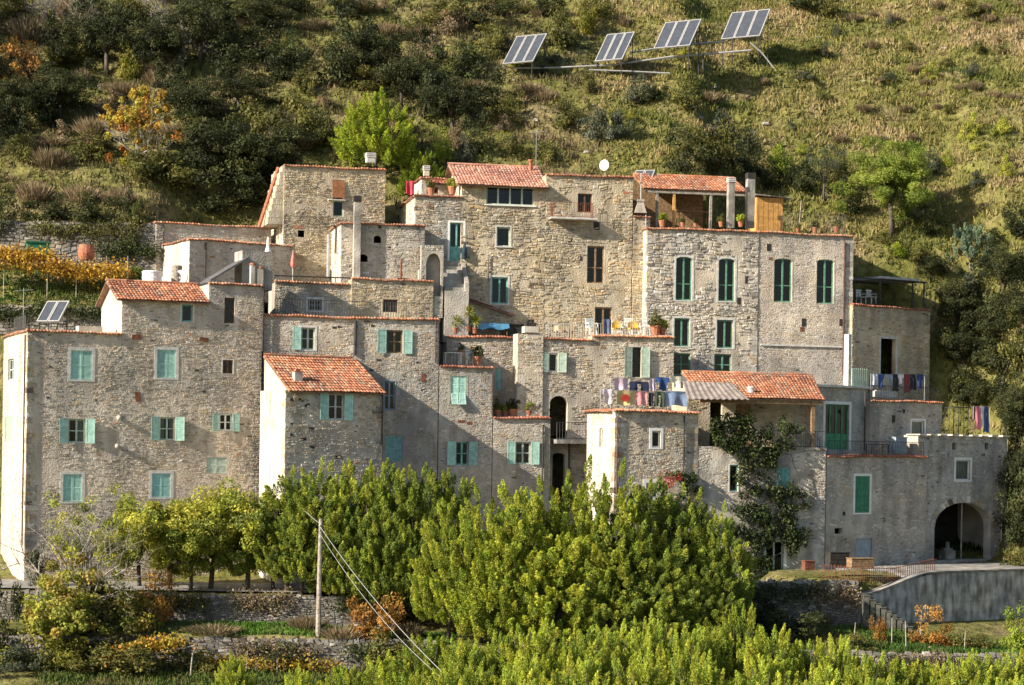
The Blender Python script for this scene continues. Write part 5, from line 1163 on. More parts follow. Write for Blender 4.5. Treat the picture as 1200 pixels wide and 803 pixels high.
# leafy runs: vines
def leaf_run(name, parent, pts, rad_, n, col, leaf, seed, loc=None):
    rng = np.random.default_rng(seed); pts = np.array([tuple(p) for p in pts], float); seg = np.linalg.norm(np.diff(pts, axis=0), axis=1); cum = np.r_[0, np.cumsum(seg)]
    t = rng.uniform(0, cum[-1], n); c = np.stack([np.interp(t, cum, pts[:, k]) for k in range(3)], 1) + rng.normal(size=(n, 3)) * np.array(rad_)
    return link(name, np_quads(name, leaf_quads(c, unit(rng.normal(size=(n, 3))), leaf[0] * rng.uniform(.6, 1.3, n), leaf[1] * rng.uniform(.6, 1.3, n), rng), jitter_cols(n, LEAFC[col], rng), M_('leaf')), parent)
def ivy(label, a, b, n, col, seed, rad_=(.3, .16, .3)):
    a, b = Vector(a), Vector(b); o = empty('trailing_ivy', a, 0, label, 'ivy'); rr = random.Random(seed); k = 9
    pts = [(b - a) * (i / k) + Vector((0, rr.uniform(-.12, .02), rr.uniform(-.45, .1))) for i in range(k + 1)]; leaf_run('foliage', o, pts, rad_, n, col, (.15, .1), seed); mb = MB(); mb.tube(pts, .02, 4); mb.build('stem', 'bark', o)
for i, (x0, x1, y, z, col, lab) in enumerate(((-21, -16.5, 111.6, -.1, 'olive', 'olive trailing weeds over the road wall behind the fig'), (-15, -12, 111.6, -.1, 'dry', 'dry trailing weeds over the road wall'), (-9.5, -6.5, 111.6, -.2, 'vine', 'dark ivy over the right end of the road wall'), (-24, -17, 107.2, -2.3, 'vine', 'dark ivy over the low terrace wall beneath the fig'), (-14.5, -10, 107.2, -2.4, 'dry', 'dry weeds trailing over the low terrace wall'), (-8.5, -4.5, 107.2, -2.4, 'vine', 'dark ivy over the low terrace wall beside the pole'),
      (13, 17.5, 115.0, .6, 'vine', 'dark ivy hanging over the shaded dry-stone wall'), (17, 19.5, 115.0, .4, 'dry', 'dry weeds hanging beside the stone steps'), (10, 15, 107.2, -2.5, 'vine', 'dark ivy over the garden wall below the steps'), (20, 25, 107.2, -2.5, 'dry', 'dry weeds over the garden wall below the orange bush'), (-38, -33, 131.5, 21.9, 'vine', 'dark ivy over the tall wall above the vine'), (-31, -24, 131.5, 22.0, 'olive', 'olive weeds over the tall wall above the vine'), (-27, -23, 131.4, 20.8, 'vine', 'dark ivy at the right end of the tall wall'), (-34, -24, 126.7, 16.4, 'vine', 'dark ivy over the low wall behind the solar pair'))):
    ivy(lab, (x0, y, z), (x1, y, z), int(330 * (x1 - x0)), col, 500 + i)
vp = empty('vine_pergola', at(0, 375, 128), 0, 'golden autumn grapevine trained along wires on thin posts above the solar panels', 'vine'); b0 = vp.location.copy()
vpts = [at(x, y, 128) - b0 for x, y in ((-30, 300), (20, 305), (60, 312), (100, 318), (150, 318))]
leaf_run('foliage', vp, vpts, (.3, .6, .32), 3600, 'golden', (.2, .15), 5)
leaf_run('foliage', vp, [at(x, y, 128) - b0 for x, y in ((-10, 295), (30, 298), (60, 300))], (.3, .5, .2), 900, 'golden', (.2, .15), 6)
for x in (5, 56, 90, 125, 150):
    p = at(x, 300, 128) - b0; mb = MB(); mb.tube([p, (p.x, p.y, tz(p.x + b0.x, p.y + b0.y) - b0.z - .2)], .035, 6); mb.build('post', 'wood_grey', vp)
mb = MB(); mb.tube(vpts, .012, 4); mb.build('wire', 'iron', vp)
def vine_on(h, label, cells, n, col, seed, name='climbing_vine', leaf=(.2, .13), d=-.35, flowers=None):
    o = empty(name, h.root.matrix_basis @ Vector((h.loc(cells[0][0], 680, d))), h.psi, label, 'vine'); base = Vector(h.loc(cells[0][0], 680, d)); rng = np.random.default_rng(seed)
    Vs = []; Cs = []; tot = sum(c[2] * c[3] for c in cells)
    stems = MB(); prev = None
    for (x, y, w, hh) in cells:
        m = max(20, int(n * w * hh / tot)); k = .0505; p = h.loc(x, y, d) - base
        c = np.array(p) + unit(rng.normal(size=(m, 3))) * (rng.uniform(.1, 1, (m, 1)) ** .5) * np.array([w * k / 2, .42, hh * k / 2])
        Vs.append(leaf_quads(c, unit(rng.normal(size=(m, 3)) + np.array([0, -.3, -.5])), leaf[0] * rng.uniform(.6, 1.3, m), leaf[1] * rng.uniform(.6, 1.3, m), rng)); Cs.append(jitter_cols(m, LEAFC[col], rng, .35) * rng.uniform(.7, 1.4))
        if prev is not None: stems.tube([prev, p], .03, 5)
        prev = p
    link('foliage', np_quads('vine_leaves', np.concatenate(Vs), np.concatenate(Cs), M_('leaf')), o); stems.build('stem', 'bark', o)
    if flowers:
        n = 70; Vs = []
        for (x, y, w, hh) in flowers:
            p = h.loc(x, y, d - .2) - base; c = np.array(p) + rng.normal(size=(n, 3)) * np.array([w, 4, hh]) * .05 / 2.4; Vs.append(leaf_quads(c, unit(rng.normal(size=(n, 3))), .1, .09, rng))
        V = np.concatenate(Vs); link('flowers', np_quads('flowers', V, jitter_cols(len(V), [(.45, .06, .045), (.38, .05, .05), (.5, .10, .07)], rng), M_('leaf')), o)['kind'] = 'stuff'
    return o
rv = random.Random(8); cells = []
for (x0, y0, x1, y1, k) in ((838, 490, 905, 525, 18), (862, 515, 915, 600, 26), (880, 590, 935, 650, 16), (850, 600, 905, 670, 18), (905, 500, 935, 530, 6), (925, 560, 945, 610, 5), (900, 620, 950, 640, 6), (850, 490, 890, 500, 6)):
    for _ in range(k): cells.append((rv.uniform(x0, x1), rv.uniform(y0, y1), rv.uniform(12, 26), rv.uniform(12, 28)))
vine_on(Mh, 'dark leafy climber covering the front of the plastered house beneath the porch', cells, 9000, 'vine', 31)
cells = [(rv.uniform(775, 830), 560 + abs(rv.gauss(0, 12)) + rv.uniform(0, 40), rv.uniform(8, 18), rv.uniform(8, 16)) for _ in range(16)] + [(792, 556, 30, 10), (810, 560, 20, 14)]
vine_on(Mh, 'red-flowering climber between the white-framed window and the dark leafy vine', cells, 1300, 'vine', 33, 'flowering_climber', flowers=((780, 562, 12, 8), (794, 560, 8, 6), (784, 568, 8, 6)))

# ---- grass
def grass(name, label, region, n, hgt, cols, seed, mask=None, blades=4, wid=.055):
    rng = np.random.default_rng(seed); rr = random.Random(seed); P = []; K = []
    for _ in range(n):
        x, y = rr.uniform(region[0], region[2]), rr.uniform(region[1], region[3])
        v = mnoise.noise((x * .16, y * .16, 9)) + .6 * mnoise.noise((x * .6, y * .6, 4))
        if mask and not mask(x, y, v): continue
        P.append((x, y, tz(x, y))); K.append(v)
    P = np.repeat(np.array(P), blades, 0); K = np.repeat(np.array(K), blades); m = len(P)
    P[:, :2] += rng.normal(size=(m, 2)) * .13; d = unit(np.stack([rng.normal(size=m) * .45, rng.normal(size=m) * .45, np.ones(m)], 1)); L = hgt * rng.uniform(.45, 1.35, m); t = rng.uniform(0, 3.14, m)
    s = np.stack([np.cos(t), np.sin(t), np.zeros(m)], 1) * wid; P[:, 2] -= .04
    V = np.stack([P - s, P + s, P + d * L[:, None] + s * .25, P + d * L[:, None] - s * .25], 1)
    cols = np.array(cols); f = np.clip(K * .9 + .5 + rng.normal(size=m) * .18, 0, .999) * (len(cols) - 1); i = f.astype(int); w = (f - i)[:, None]
    C = (cols[i] * (1 - w) + cols[np.minimum(i + 1, len(cols) - 1)] * w) * rng.uniform(.7, 1.25, (m, 1))
    o = link(name, np_quads(name, V, C, M_('grass'))); tag(o, label, 'grass', kind='stuff'); return o
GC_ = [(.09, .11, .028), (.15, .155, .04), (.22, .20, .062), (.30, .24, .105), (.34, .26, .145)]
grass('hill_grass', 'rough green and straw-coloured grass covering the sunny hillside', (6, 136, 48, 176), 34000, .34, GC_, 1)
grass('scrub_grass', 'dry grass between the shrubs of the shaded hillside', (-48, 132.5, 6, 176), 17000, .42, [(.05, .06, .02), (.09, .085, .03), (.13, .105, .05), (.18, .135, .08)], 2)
grass('lawn', 'bright green grass strip between the two terrace walls', (-22, 108.1, -3, 111.7), 5000, .2, [(.07, .15, .02), (.09, .17, .025), (.13, .14, .05)], 3)
grass('garden_grass', 'green weedy grass of the lower garden terraces', (-24, 103, 36, 107.4), 7000, .28, [(.05, .09, .02), (.08, .11, .025), (.13, .12, .05)], 4)
grass('garden_grass', 'weedy grass of the garden below the concrete wall', (12, 108.1, 36, 114.6), 6000, .26, [(.05, .10, .02), (.08, .12, .025), (.14, .13, .05)], 5)
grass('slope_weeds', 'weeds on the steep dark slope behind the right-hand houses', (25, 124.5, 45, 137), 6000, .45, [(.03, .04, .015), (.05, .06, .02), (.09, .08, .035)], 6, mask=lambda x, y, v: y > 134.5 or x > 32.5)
grass('terrace_grass', 'grass on the narrow terraces of the vine pergola', (-44, 127.2, -19, 131.5), 3000, .25, [(.05, .10, .02), (.08, .12, .025), (.12, .11, .04)], 7)
# pale rocks on the slope
rk = random.Random(12)
for i in range(24):
    px, py = rk.choice([(rk.uniform(780, 900), rk.uniform(85, 170)), (rk.uniform(930, 1195), rk.uniform(30, 220)), (rk.uniform(600, 700), rk.uniform(90, 180))])
    p = ground(px, py, 130); s = rk.uniform(.14, .36); mb = MB(); q = []
    for zz, rr_ in ((-.2, 1.0), (.25, .9), (.55, .5)):
        for k in range(6): t = k * math.pi / 3 + rk.uniform(-.25, .25); q.append((rr_ * s * rk.uniform(.8, 1.25) * math.cos(t), rr_ * s * rk.uniform(.6, 1.0) * math.sin(t), zz * s * rk.uniform(.8, 1.2)))
    mb.add(q, [(j * 6 + k, j * 6 + (k + 1) % 6, (j + 1) * 6 + (k + 1) % 6, (j + 1) * 6 + k) for j in range(2) for k in range(6)] + [tuple(range(12, 18))])
    o = mb.build('rock', mat('pale_rock', (.30, .28, .24), var=.25, scale=4, bump=.6), loc=p); tag(o, 'pale grey rock lying in the hillside grass', 'rock', 'pale rocks in the hillside grass')

# ------------------------------------------------------------------ props
def W(h, p): return h.base + Matrix.Rotation(h.psi, 3, 'Z') @ Vector(p)
def solar(label, p, gam, w, run, rise, n, leg, name='solar_collector_array', group=None):
    """n collectors side by side; local x along the width, rising away along y"""
    o = empty(name, p, -gam, label, 'solar panel', group); th = .1
    sl = Vector((0, run, rise)).normalized(); L = math.hypot(run, rise); nn = Vector((1, 0, 0)).cross(sl)
    z0 = leg; mp = lambda a, b, c: Vector((a, 0, z0)) + sl * b + nn * c
    cw_ = w / n
    for i in range(n):
        mb = MB(); a, b = i * cw_ + .02, (i + 1) * cw_ - .02; f = .07
        mb.box((a, 0, 0), (b, L, .05), mp=mp)
        for (x0, y0, x1, y1) in ((a, 0, a + f, L), (b - f, 0, b, L), (a + f, 0, b - f, f), (a + f, L - f, b - f, L)): mb.box((x0, y0, .05), (x1, y1, th), mp=mp)
        c = mb.build('collector', 'galv_white', o); mb = MB(); mb.box((a + f, f, .052), (b - f, L - f, .07), mp=mp); mb.build('glass_cover', cell_mat(), c)
    mb = MB()
    for x in (.15, w - .15):
        t = mp(x, L * .92, 0); mb.tube([mp(x, 0, -.02), (x, .05, -.4)], .035, 6); mb.tube([t, (x, t.y, -.8)], .035, 6); mb.tube([(x, 0, z0 - .1), (x, t.y, z0 - .1)], .03, 6); mb.tube([(x, .05, z0 - .35 if leg > .5 else 0), t], .025, 6)
    mb.build('stand', 'iron', o); return o
gm = rad(30)
for i, (bx_, by_, wpx, run, rise, lab, leg) in enumerate(((589, 76, 36, 2.1, 2.45, 'tilted solar collector array at the low end of the white rail', .5), (697, 73, 32, 2.0, 2.4, 'second tilted solar collector array of the hillside row, over the rail kink', .7),
      (766, 58, 41, 2.0, 2.35, 'wide tilted solar collector array on tall posts, third along the rail', 1.4), (845, 47, 43, 2.0, 2.45, 'highest tilted solar collector array at the upper end of the rail', 2.2))):
    g0 = ground(bx_ + 10, by_ + 12 + leg * 12, 135); Y = g0.y; p = at(bx_, by_, Y); solar(lab, (p.x, p.y, p.z - leg), gm, wpx / 2400 * Y / math.cos(gm), run, rise, 3, leg)
def rail(label, pts, r, m, Y, name='support_rail'):
    P = [at(x, y, Y) for x, y in pts]; mb = MB(); mb.tube([p - P[0] for p in P], r, 6)
    o = mb.build(name, m, loc=P[0]); tag(o, label, 'rail'); return o
Yr = ground(690, 90, 135).y
rail('white rail linking the two lower solar arrays', [(600, 80), (650, 79.5), (720, 76), (790, 66)], .07, 'galv_white', Yr)
rail('thin lower white rail below the solar arrays', [(690, 82), (735, 83.5), (785, 86)], .06, 'galv_white', Yr - .6)
rail('white rail rising to the highest solar array', [(745, 72), (800, 66), (880, 59)], .08, 'galv_white', Yr + .8)
rail('grey rail behind the upper solar arrays', [(738, 62), (790, 53), (850, 49)], .07, 'galv', Yr + 2.2)
rail('slanting white brace of the highest solar array', [(879, 50), (893, 62), (907, 80)], .05, 'galv_white', Yr + 1.6, 'brace')
for i, (x, y0, y1) in enumerate(((612, 80, 96), (824, 62, 82), (752, 72, 86))):
    a, b = at(x, y0, Yr), at(x, y1, Yr); mb = MB(); mb.tube([Vector(), b - a], .05, 6); tag(mb.build('rail_post', 'iron', loc=a), 'short dark post carrying the white solar rail', 'post', 'posts of the white solar rail')
# pair on the left house's terrace
p = W(A, A.loc(43, 381, 1.2)); solar('pair of tilted solar collectors standing on the long house roof terrace', p, rad(20), 31 / 20.3, 1.1, 1.25, 2, .15, 'solar_collector_pair')
p = W(H, H.loc(741, 214, 5.5)); solar('small solar collector behind the attic house roof edge', p, rad(20), 1.4, .8, .7, 2, .15, 'solar_collector_pair')

# utility pole and cables
p = at(372.5, 763, 108.2); t = at(374, 608, 108.2); zb = tz(p.x, p.y)
po = empty('utility_pole', (p.x, p.y, zb), 0, 'weathered wooden utility pole on the lower terrace', 'pole')
mb = MB(); mb.tube([(0, 0, -.4), (.02, 0, 3), (.05, 0, t.z - zb)], [.15, .13, .10], 10); mb.build('pole_shaft', 'wood_grey', po)
mb = MB()
for k in (-.35, -.6): mb.tube([(.0, -.18, t.z - zb + k), (.05, .18, t.z - zb + k)], .03, 6)
mb.build('insulator', 'greywhite', po)
def cable(label, a, b, sag, r=.016):
    n = 16; pts = [Vector(a).lerp(Vector(b), i / n) - Vector((0, 0, sag * 4 * (i / n) * (1 - i / n))) for i in range(n + 1)]; mb = MB(); mb.tube([q - pts[0] for q in pts], r, 5); tag(mb.build('cable', 'galv_white', loc=pts[0]), label, 'cable')
cable('upper white overhead cable running down from the utility pole over the mimosas', at(375.5, 618, 108), at(548, 815, 90), .5)
cable('lower white overhead cable running down from the utility pole over the mimosas', at(375, 626, 108.3), at(544, 815, 90), .75, .013)
cable('short white cable end reaching from the utility pole towards the houses', at(354, 595, 112.5), at(374, 613, 108.1), .05)
# garden stakes
sk = random.Random(6)
for i, (x, y0, y1, Y) in enumerate(((288, 790, 762, 106), (1000, 762, 735, 110), (1045, 760, 728, 110.5), (1062, 770, 735, 109), (1108, 755, 715, 111), (1130, 765, 740, 109.4), (325, 785, 765, 106), (1078, 752, 712, 111.5), (800, 800, 772, 104))):
    p = at(x, y0, Y); z = tz(p.x, p.y); mb = MB(); mb.tube([(0, 0, -.2), (sk.uniform(-.15, .15), 0, (y0 - y1) / 2400 * Y)], [.04, .03], 6); tag(mb.build('garden_stake', 'wood_grey', loc=(p.x, p.y, z)), 'thin wooden stake stuck in the garden terraces', 'stake', 'wooden garden stakes')
# dead wood frame at the lower left with orange vine
p0 = at(165, 790, 105.5); zb = tz(p0.x, p0.y); vb = Vector((p0.x, p0.y, zb)); vo = empty('grapevine', vb, 0, 'low orange grapevine hanging over a grey pole frame at the lower left', 'vine')
leaf_run('foliage', vo, [at(x, y, 105.5) - vb for x, y in ((125, 775), (160, 758), (215, 752))], (.35, .4, .22), 1300, 'autumn', (.2, .15), 41)
mb = MB(); mb.tube([at(160, 770, 105.3) - vb, at(228, 757, 105.3) - vb], .04, 5); mb.build('rail', 'bark_pale', vo)
for x in (178, 226): q = at(x, 765, 105.3) - vb; mb = MB(); mb.tube([q, (q.x - .1, q.y, 0)], .05, 5); mb.build('post', 'bark_pale', vo)
for (x0, x1, y, Y, lab, sd) in ((300, 400, 780, 106.2, 'row of low orange grapevines along the garden terrace', 42), (235, 300, 775, 106.4, 'short row of orange vine leaves beside the garden stakes', 43)):
    a = at(x0, y, Y); vb = Vector((a.x, a.y, tz(a.x, a.y))); vo = empty('grapevine', vb, 0, lab, 'vine'); e = (x1 - x0) / 2400 * Y
    leaf_run('foliage', vo, [(0, 0, .5), (e, 0, .5)], (.2, .2, .2), 700, 'autumn', (.16, .12), sd); mb = MB()
    for i in range(4): mb.tube([(e * i / 3, 0, -.1), (e * i / 3, 0, .7)], .025, 5)
    mb.build('stake', 'wood_grey', vo)

# ---- furniture and pots
def chair(h, x, y, d, label, m='plastic', rz=0, s=1.0, group=None):
    p = W(h, h.loc(x, y, d)); o = empty('garden_chair', p, h.psi + rz, label, 'chair', group); o.scale = (s,) * 3
    for sx in (-.2, .2):
        for sy in (-.2, .2): mb = MB(); mb.tube([(sx * 1.15, sy * 1.15, 0), (sx, sy, .44)], .025, 6); mb.build('leg', m, o)
    mb = MB(); mb.box((-.25, -.25, .42), (.25, .25, .46)); mb.build('seat', m, o)
    mb = MB()
    for i in range(5): mb.box((-.24 + i * .1, .22, .46), (-.17 + i * .1, .26, .92))
    mb.box((-.26, .215, .86), (.26, .27, .95)); mb.build('backrest', m, o)
    mb = MB()
    for sx in (-.27, .27): mb.box((sx - .025, -.2, .64), (sx + .025, .24, .68)); mb.tube([(sx, -.2, .44), (sx, -.2, .65)], .02, 5)
    mb.build('armrest', m, o); return o
def table(h, x, y, d, label, m='plastic', w=1.1, dp=.7, hh=.72, cloth=None):
    p = W(h, h.loc(x, y, d)); o = empty('terrace_table', p, h.psi, label, 'table')
    mb = MB(); mb.box((-w / 2, -dp / 2, hh - .04), (w / 2, dp / 2, hh)); mb.build('tabletop', m, o)
    for sx in (-1, 1):
        for sy in (-1, 1): mb = MB(); mb.tube([(sx * (w / 2 - .07), sy * (dp / 2 - .07), 0), (sx * (w / 2 - .07), sy * (dp / 2 - .07), hh - .04)], .03, 6); mb.build('leg', m, o)
    if cloth:
        mb = MB(); n = 24; top = []; bot = []
        for i in range(n):
            t = 2 * math.pi * i / n; c, s_ = math.cos(t), math.sin(t); k = 1 / max(abs(c), abs(s_)); q = (c * k * (w / 2 + .03), s_ * k * (dp / 2 + .03)); f = 1.04 + .05 * math.sin(i * 2.4)
            top.append((*q, hh + .012)); bot.append((q[0] * f, q[1] * f, hh - .33 - .08 * math.sin(i * 1.7)))
        mb.add(top + bot, [tuple(range(n))] + [(i, n + i, n + (i + 1) % n, (i + 1) % n) for i in range(n)]); mb.build('tablecloth', cloth, o)
    return o
POT = MB(); POT.lathe([(.13, 0), (.19, .3), (.21, .3), (.21, .36), (.17, .36), (.16, .3)], n=10); POTM = POT.mesh('pot_mesh', M_('pot'), False)
PLM = [clump_mesh('pot_plant_mesh', 300 + i, c, .3, .6, 12, 60, (.1, .2), (.09, .05)) for i, c in enumerate(('bright', 'olive', 'dark'))]
def pot(h, x, y, d, label, k=0, s=1.0, plant=True, group=None):
    p = W(h, h.loc(x, y, d)); o = empty('flower_pot', p, 0, label, 'pot', group); o.scale = (s,) * 3; link('pot', POTM, o)
    if plant: link('plant', PLM[k], o, loc=(0, 0, .3), rz=x)
    return o
chair(E, 551, 428, 1.2, 'white plastic chair beside the small white terrace table'); table(E, 530, 427, 1.1, 'small white table on the roof terrace behind a railing', w=1.1)
pot(E, 559, 428, .8, 'dark leafy pot plant beside the white chair', 2, 1.5); pot(E, 540, 416, 2.5, 'terracotta pot behind the white table', 1, .8)
YU = plume_mesh('yucca_head_mesh', 310, 'lime', .16, .4, 14, 40, pl=(.4, .7), pr=.12, leaf=(.5, .05))
for i, (x, y, hgt) in enumerate(((533, 391, .75), (548, 389, 1.25), (556, 391, .8))):
    p = W(Fh, Fh.loc(x, y, .5)); o = empty('yucca', p, 0, 'yellow-green spiky yucca in a pot on the tile-edged terrace wall', 'plant', 'potted yuccas on the terrace'); link('pot', POTM, o)
    mb = MB(); mb.tube([(0, 0, .2), (.03, 0, hgt)], [.06, .05], 7); mb.build('stem', 'bark_pale', o); rng = np.random.default_rng(320 + i); n = 110; d = unit(rng.normal(size=(n, 3)) + np.array([0, 0, .5])); c = d * .28 + np.array([.03, 0, hgt])
    link('leaves', np_quads('yucca_leaves', leaf_quads(c, d, .55, .055, rng), jitter_cols(n, LEAFC['lime'], rng), M_('leaf')), o)
table(Fh, 576, 393, 1.0, 'terrace table under a bright blue cloth', 'wood', 2.0, .8, .72, 'blue_cloth')
# lean-to porch on the F terrace
LT = House('terrace_porch', 'small green-walled terrace porch with a sloping red tile roof below the attic house', 131.0, 12, 546, 394, 40, 'porch')
a = LT.loc(545, 350, 0); b = LT.loc(600, 370, 0)
mb = MB(); mb.add([(a.x + .1, .2, 0), (b.x - .8, .2, 0), (b.x - .8, .2, b.z - .1), (a.x + .1, .2, a.z - .2), (a.x + .1, 1.5, 0), (b.x - .8, 1.5, 0), (b.x - .8, 1.5, b.z - .1), (a.x + .1, 1.5, a.z - .2)], [(0, 1, 2, 3), (7, 6, 5, 4), (0, 4, 5, 1), (1, 5, 6, 2), (3, 7, 4, 0), (2, 6, 7, 3)]); mb.build('porch_wall', 'teal', LT.root)
tiled_roof(LT.root, (b.x, -.3, b.z), (b.x, 1.6, b.z), (a.x, -.3, a.z), (a.x, 1.6, a.z), R, TILE_BROWN)
mb = MB(); p = LT.loc(610, 392, -.8); mb.box((p.x - .9, -1.1, .0), (p.x + .1, -.5, .75)); mb.box((p.x - 1.0, -1.2, .75), (p.x + .2, -.4, .82)); tag(mb.build('outdoor_sink', 'dark', None, loc=LT.base, rz=LT.psi), 'dark outdoor counter beside the blue-covered table', 'counter')
# G terrace
G.railing([(G.loc(640, 396, .9).x, .9, g1['z1']), (g2['u1'] - .2, .9, g2['z1'] + .05)], h=1.0, sp=.16, m='galv_white', r=.012)
table(G, 661, 397, 2.2, 'terrace table under a tan cloth behind the white railing', 'wood', 1.0, .8, .78, 'tan_cloth')
for x, lab in ((693, 'white slatted chair nearest the tan-covered table'), (735, 'white chair between the two yellow chairs'), (756, 'white chair beside the terracotta pots')): chair(G, x, 393, 2.0, lab, rz=3.1 if x > 700 else .2, s=1.15)
for x, lab in ((724, 'yellow chair beside the towel on the terrace railing'), (743, 'yellow chair beside the terracotta pots')):
    p = W(G, G.loc(x, 393, 1.3)); o = empty('yellow_chair', p, G.psi, lab, 'chair')
    for sx in (-.25, .25):
        for sy in (-.2, .25): mb = MB(); mb.tube([(sx, sy, 0), (sx, sy, .4)], .025, 6); mb.build('leg', 'plastic', o)
    mb = MB(); mb.box((-.32, -.28, .38), (.32, .3, .46)); mb.build('seat', 'yellow_cloth', o); mb = MB()
    n = 8; q = [(-.32 + .64 * i / n, .2 + .08 * math.sin(math.pi * i / n), .44) for i in range(n + 1)] + [(-.3 + .6 * i / n, .28 + .08 * math.sin(math.pi * i / n), .8 + .12 * math.sin(math.pi * i / n)) for i in range(n + 1)]
    q += [(a, b_ + .05, c) for a, b_, c in q]; m_ = n + 1
    mb.add(q, [(i, i + 1, m_ + i + 1, m_ + i) for i in range(n)] + [(2 * m_ + i, 3 * m_ + i, 3 * m_ + i + 1, 2 * m_ + i + 1) for i in range(n)] + [(m_ + i, m_ + i + 1, 3 * m_ + i + 1, 3 * m_ + i) for i in range(n)]); mb.build('backrest', 'yellow_cloth', o)
pot(G, 768, 393, .5, 'large terracotta pot with pale plant on the tile edge', 1, 1.7); pot(G, 776, 393, .7, 'smaller terracotta pot with green plant on the tile edge', 0, 1.3)
# planter terrace of E
for i, (x, s, k) in enumerate(((583, 1.2, 1), (592, 1.0, 0), (601, 1.4, 2), (610, 1.1, 1), (619, 1.2, 0), (628, 1.3, 2))): pot(E, x, 489, .7 + .2 * (i % 2), 'potted plant of the row on the red-edged planter terrace', k, s, group='potted plants on the planter terrace')
p = W(E, E.loc(634, 489, 1.2)); o = link('potted_bush', PLM[0], None, p + Vector((0, 0, .35)), 0, (1.9, 1.9, 1.6)); tag(o, 'round green potted bush before the black arch', 'plant')
mb = MB(); mb.lathe([(.2, 0), (.28, .42), (.3, .45), (.24, .45)], n=10); tag(mb.build('flower_pot', 'pot', loc=p), 'terracotta pot under the round bush before the black arch', 'pot')
# H door awnings, stairs
ST = House('stone_stairs', 'narrow stone stairs climbing to the turquoise door beside a rough arch', 129.2, 11, 521, 345, 41, 'stairs')
for i in range(9):
    mb = MB(); mb.box((.0, .22 * i, -3), (1.3, .22 * i + .3, .24 * (i + 1))); mb.build('step', 'mortar_grey', ST.root)
mb = MB(); mb.add([(1.31, 0, -3), (1.55, 0, -3), (1.55, 2.2, -3), (1.31, 2.2, -3), (1.31, 0, .75), (1.55, 0, .75), (1.55, 2.2, 2.7), (1.31, 2.2, 2.7)], [(0, 3, 2, 1), (4, 5, 6, 7), (0, 1, 5, 4), (1, 2, 6, 5), (2, 3, 7, 6), (3, 0, 4, 7)]); mb.build('side_wall', 'mortar_grey', ST.root)
ST.block(494, 520, 287, .5, [dict(r=(499, 297, 517, 347), k='hole', arch=.75, dep=.6, sw=.06)], mortar='mortar_grey', size=.15, cover=.9, proud=.05, pal='grey', zb=-1.5)
p = W(H, H.loc(544, 304, -.15)); mb = MB(); mb.tube([(0, 0, .05), (0, 0, .4), (.02, 0, .75), (.0, 0, 1.0)], [.16, .18, .12, .04], 8); tag(mb.build('folded_parasol', mat('navy_cloth', (.02, .04, .06), var=.2), loc=p), 'dark folded parasol leaning by the turquoise door', 'parasol')
# roofs of the left house
def drum(h, x, y, d, label, r, hh, m, name='water_tank', ribs=True):
    p = W(h, h.loc(x, y, d)); o = empty(name, p, 0, label, name.split('_')[-1]); mb = MB(); mb.lathe([(r * .96, 0), (r, .05), (r, hh * .45), (r * 1.04, hh * .5), (r, hh * .55), (r, hh * .9), (r * 1.05, hh * .92), (r * 1.05, hh)], n=20); mb.build('tank_body', m, o, smooth=False)
    mb = MB(); mb.lathe([(r * 1.0, hh + .002), (r * .9, hh + .05), (.1, hh + .08)], n=20); mb.build('lid', m, o); return o
drum(A, 178, 333, 6.2, 'round white water tank behind the tiled shed roof', .6, .75, 'plastic')
drum(A, 207, 333, 6.3, 'tall grey drum standing between the white tank and the satellite dish', .33, 1.1, 'wood_grey', 'grey_drum')
def dish(h, x, y, d, label, r=.4, rz=0):
    p = W(h, h.loc(x, y, d)); o = empty('satellite_dish', p, rz, label, 'satellite dish'); mb = MB()
    n = 18; vs = []; 
    for k, (rr_, dz) in enumerate(((0.01, 0), (r * .5, .04), (r, .14), (r, .16), (r * .5, .06), (.01, .02))):
        for i in range(n): t = 2 * math.pi * i / n; vs.append((rr_ * math.cos(t), -dz, .55 + rr_ * math.sin(t) * 1.1))
    mb.add(vs, [(k * n + i, k * n + (i + 1) % n, (k + 1) * n + (i + 1) % n, (k + 1) * n + i) for k in range(5) for i in range(n)]); mb.build('reflector', 'plastic', o, smooth=True)
    mb = MB(); mb.tube([(0, .05, -.2), (0, .05, .55)], .03, 6); mb.tube([(0, 0, .2), (0, -.5, .5)], .015, 5); mb.box((-.05, -.56, .46), (.05, -.46, .56)); mb.build('mount', 'galv', o); return o
dish(A, 213, 336, 6.0, 'white satellite dish beside the grey drum', .42, A.psi - .5); dish(H, 709, 204, 1.2, 'small white satellite dish on the attic house roof edge', .33, H.psi - .6)
# slanting skylight roof and chimneys on block 3
p0, p1 = A.loc(246, 330, 1.2), A.loc(291, 303, 1.2); mb = MB()
mb.add([(p0.x, 1.0, p0.z), (p1.x, 1.0, p1.z), (p1.x, 3.6, p1.z), (p0.x, 3.6, p0.z), (p0.x, 1.0, p0.z + .12), (p1.x, 1.0, p1.z + .12), (p1.x, 3.6, p1.z + .12), (p0.x, 3.6, p0.z + .12)], [(0, 3, 2, 1), (4, 5, 6, 7), (0, 1, 5, 4), (1, 2, 6, 5), (2, 3, 7, 6), (3, 0, 4, 7)]); mb.build('slanting_roof', mat('dark_slate', (.09, .09, .095), var=.25), A.root)
q0, q1 = A.loc(284, 334, 1.5), A.loc(320, 295, 1.5); mb = MB(); mb.box((q0.x, 1.6, b3['z1'] - .1), (q1.x, 3.4, q1.z)); mb.build('stair_head', 'plaster_old', A.root)
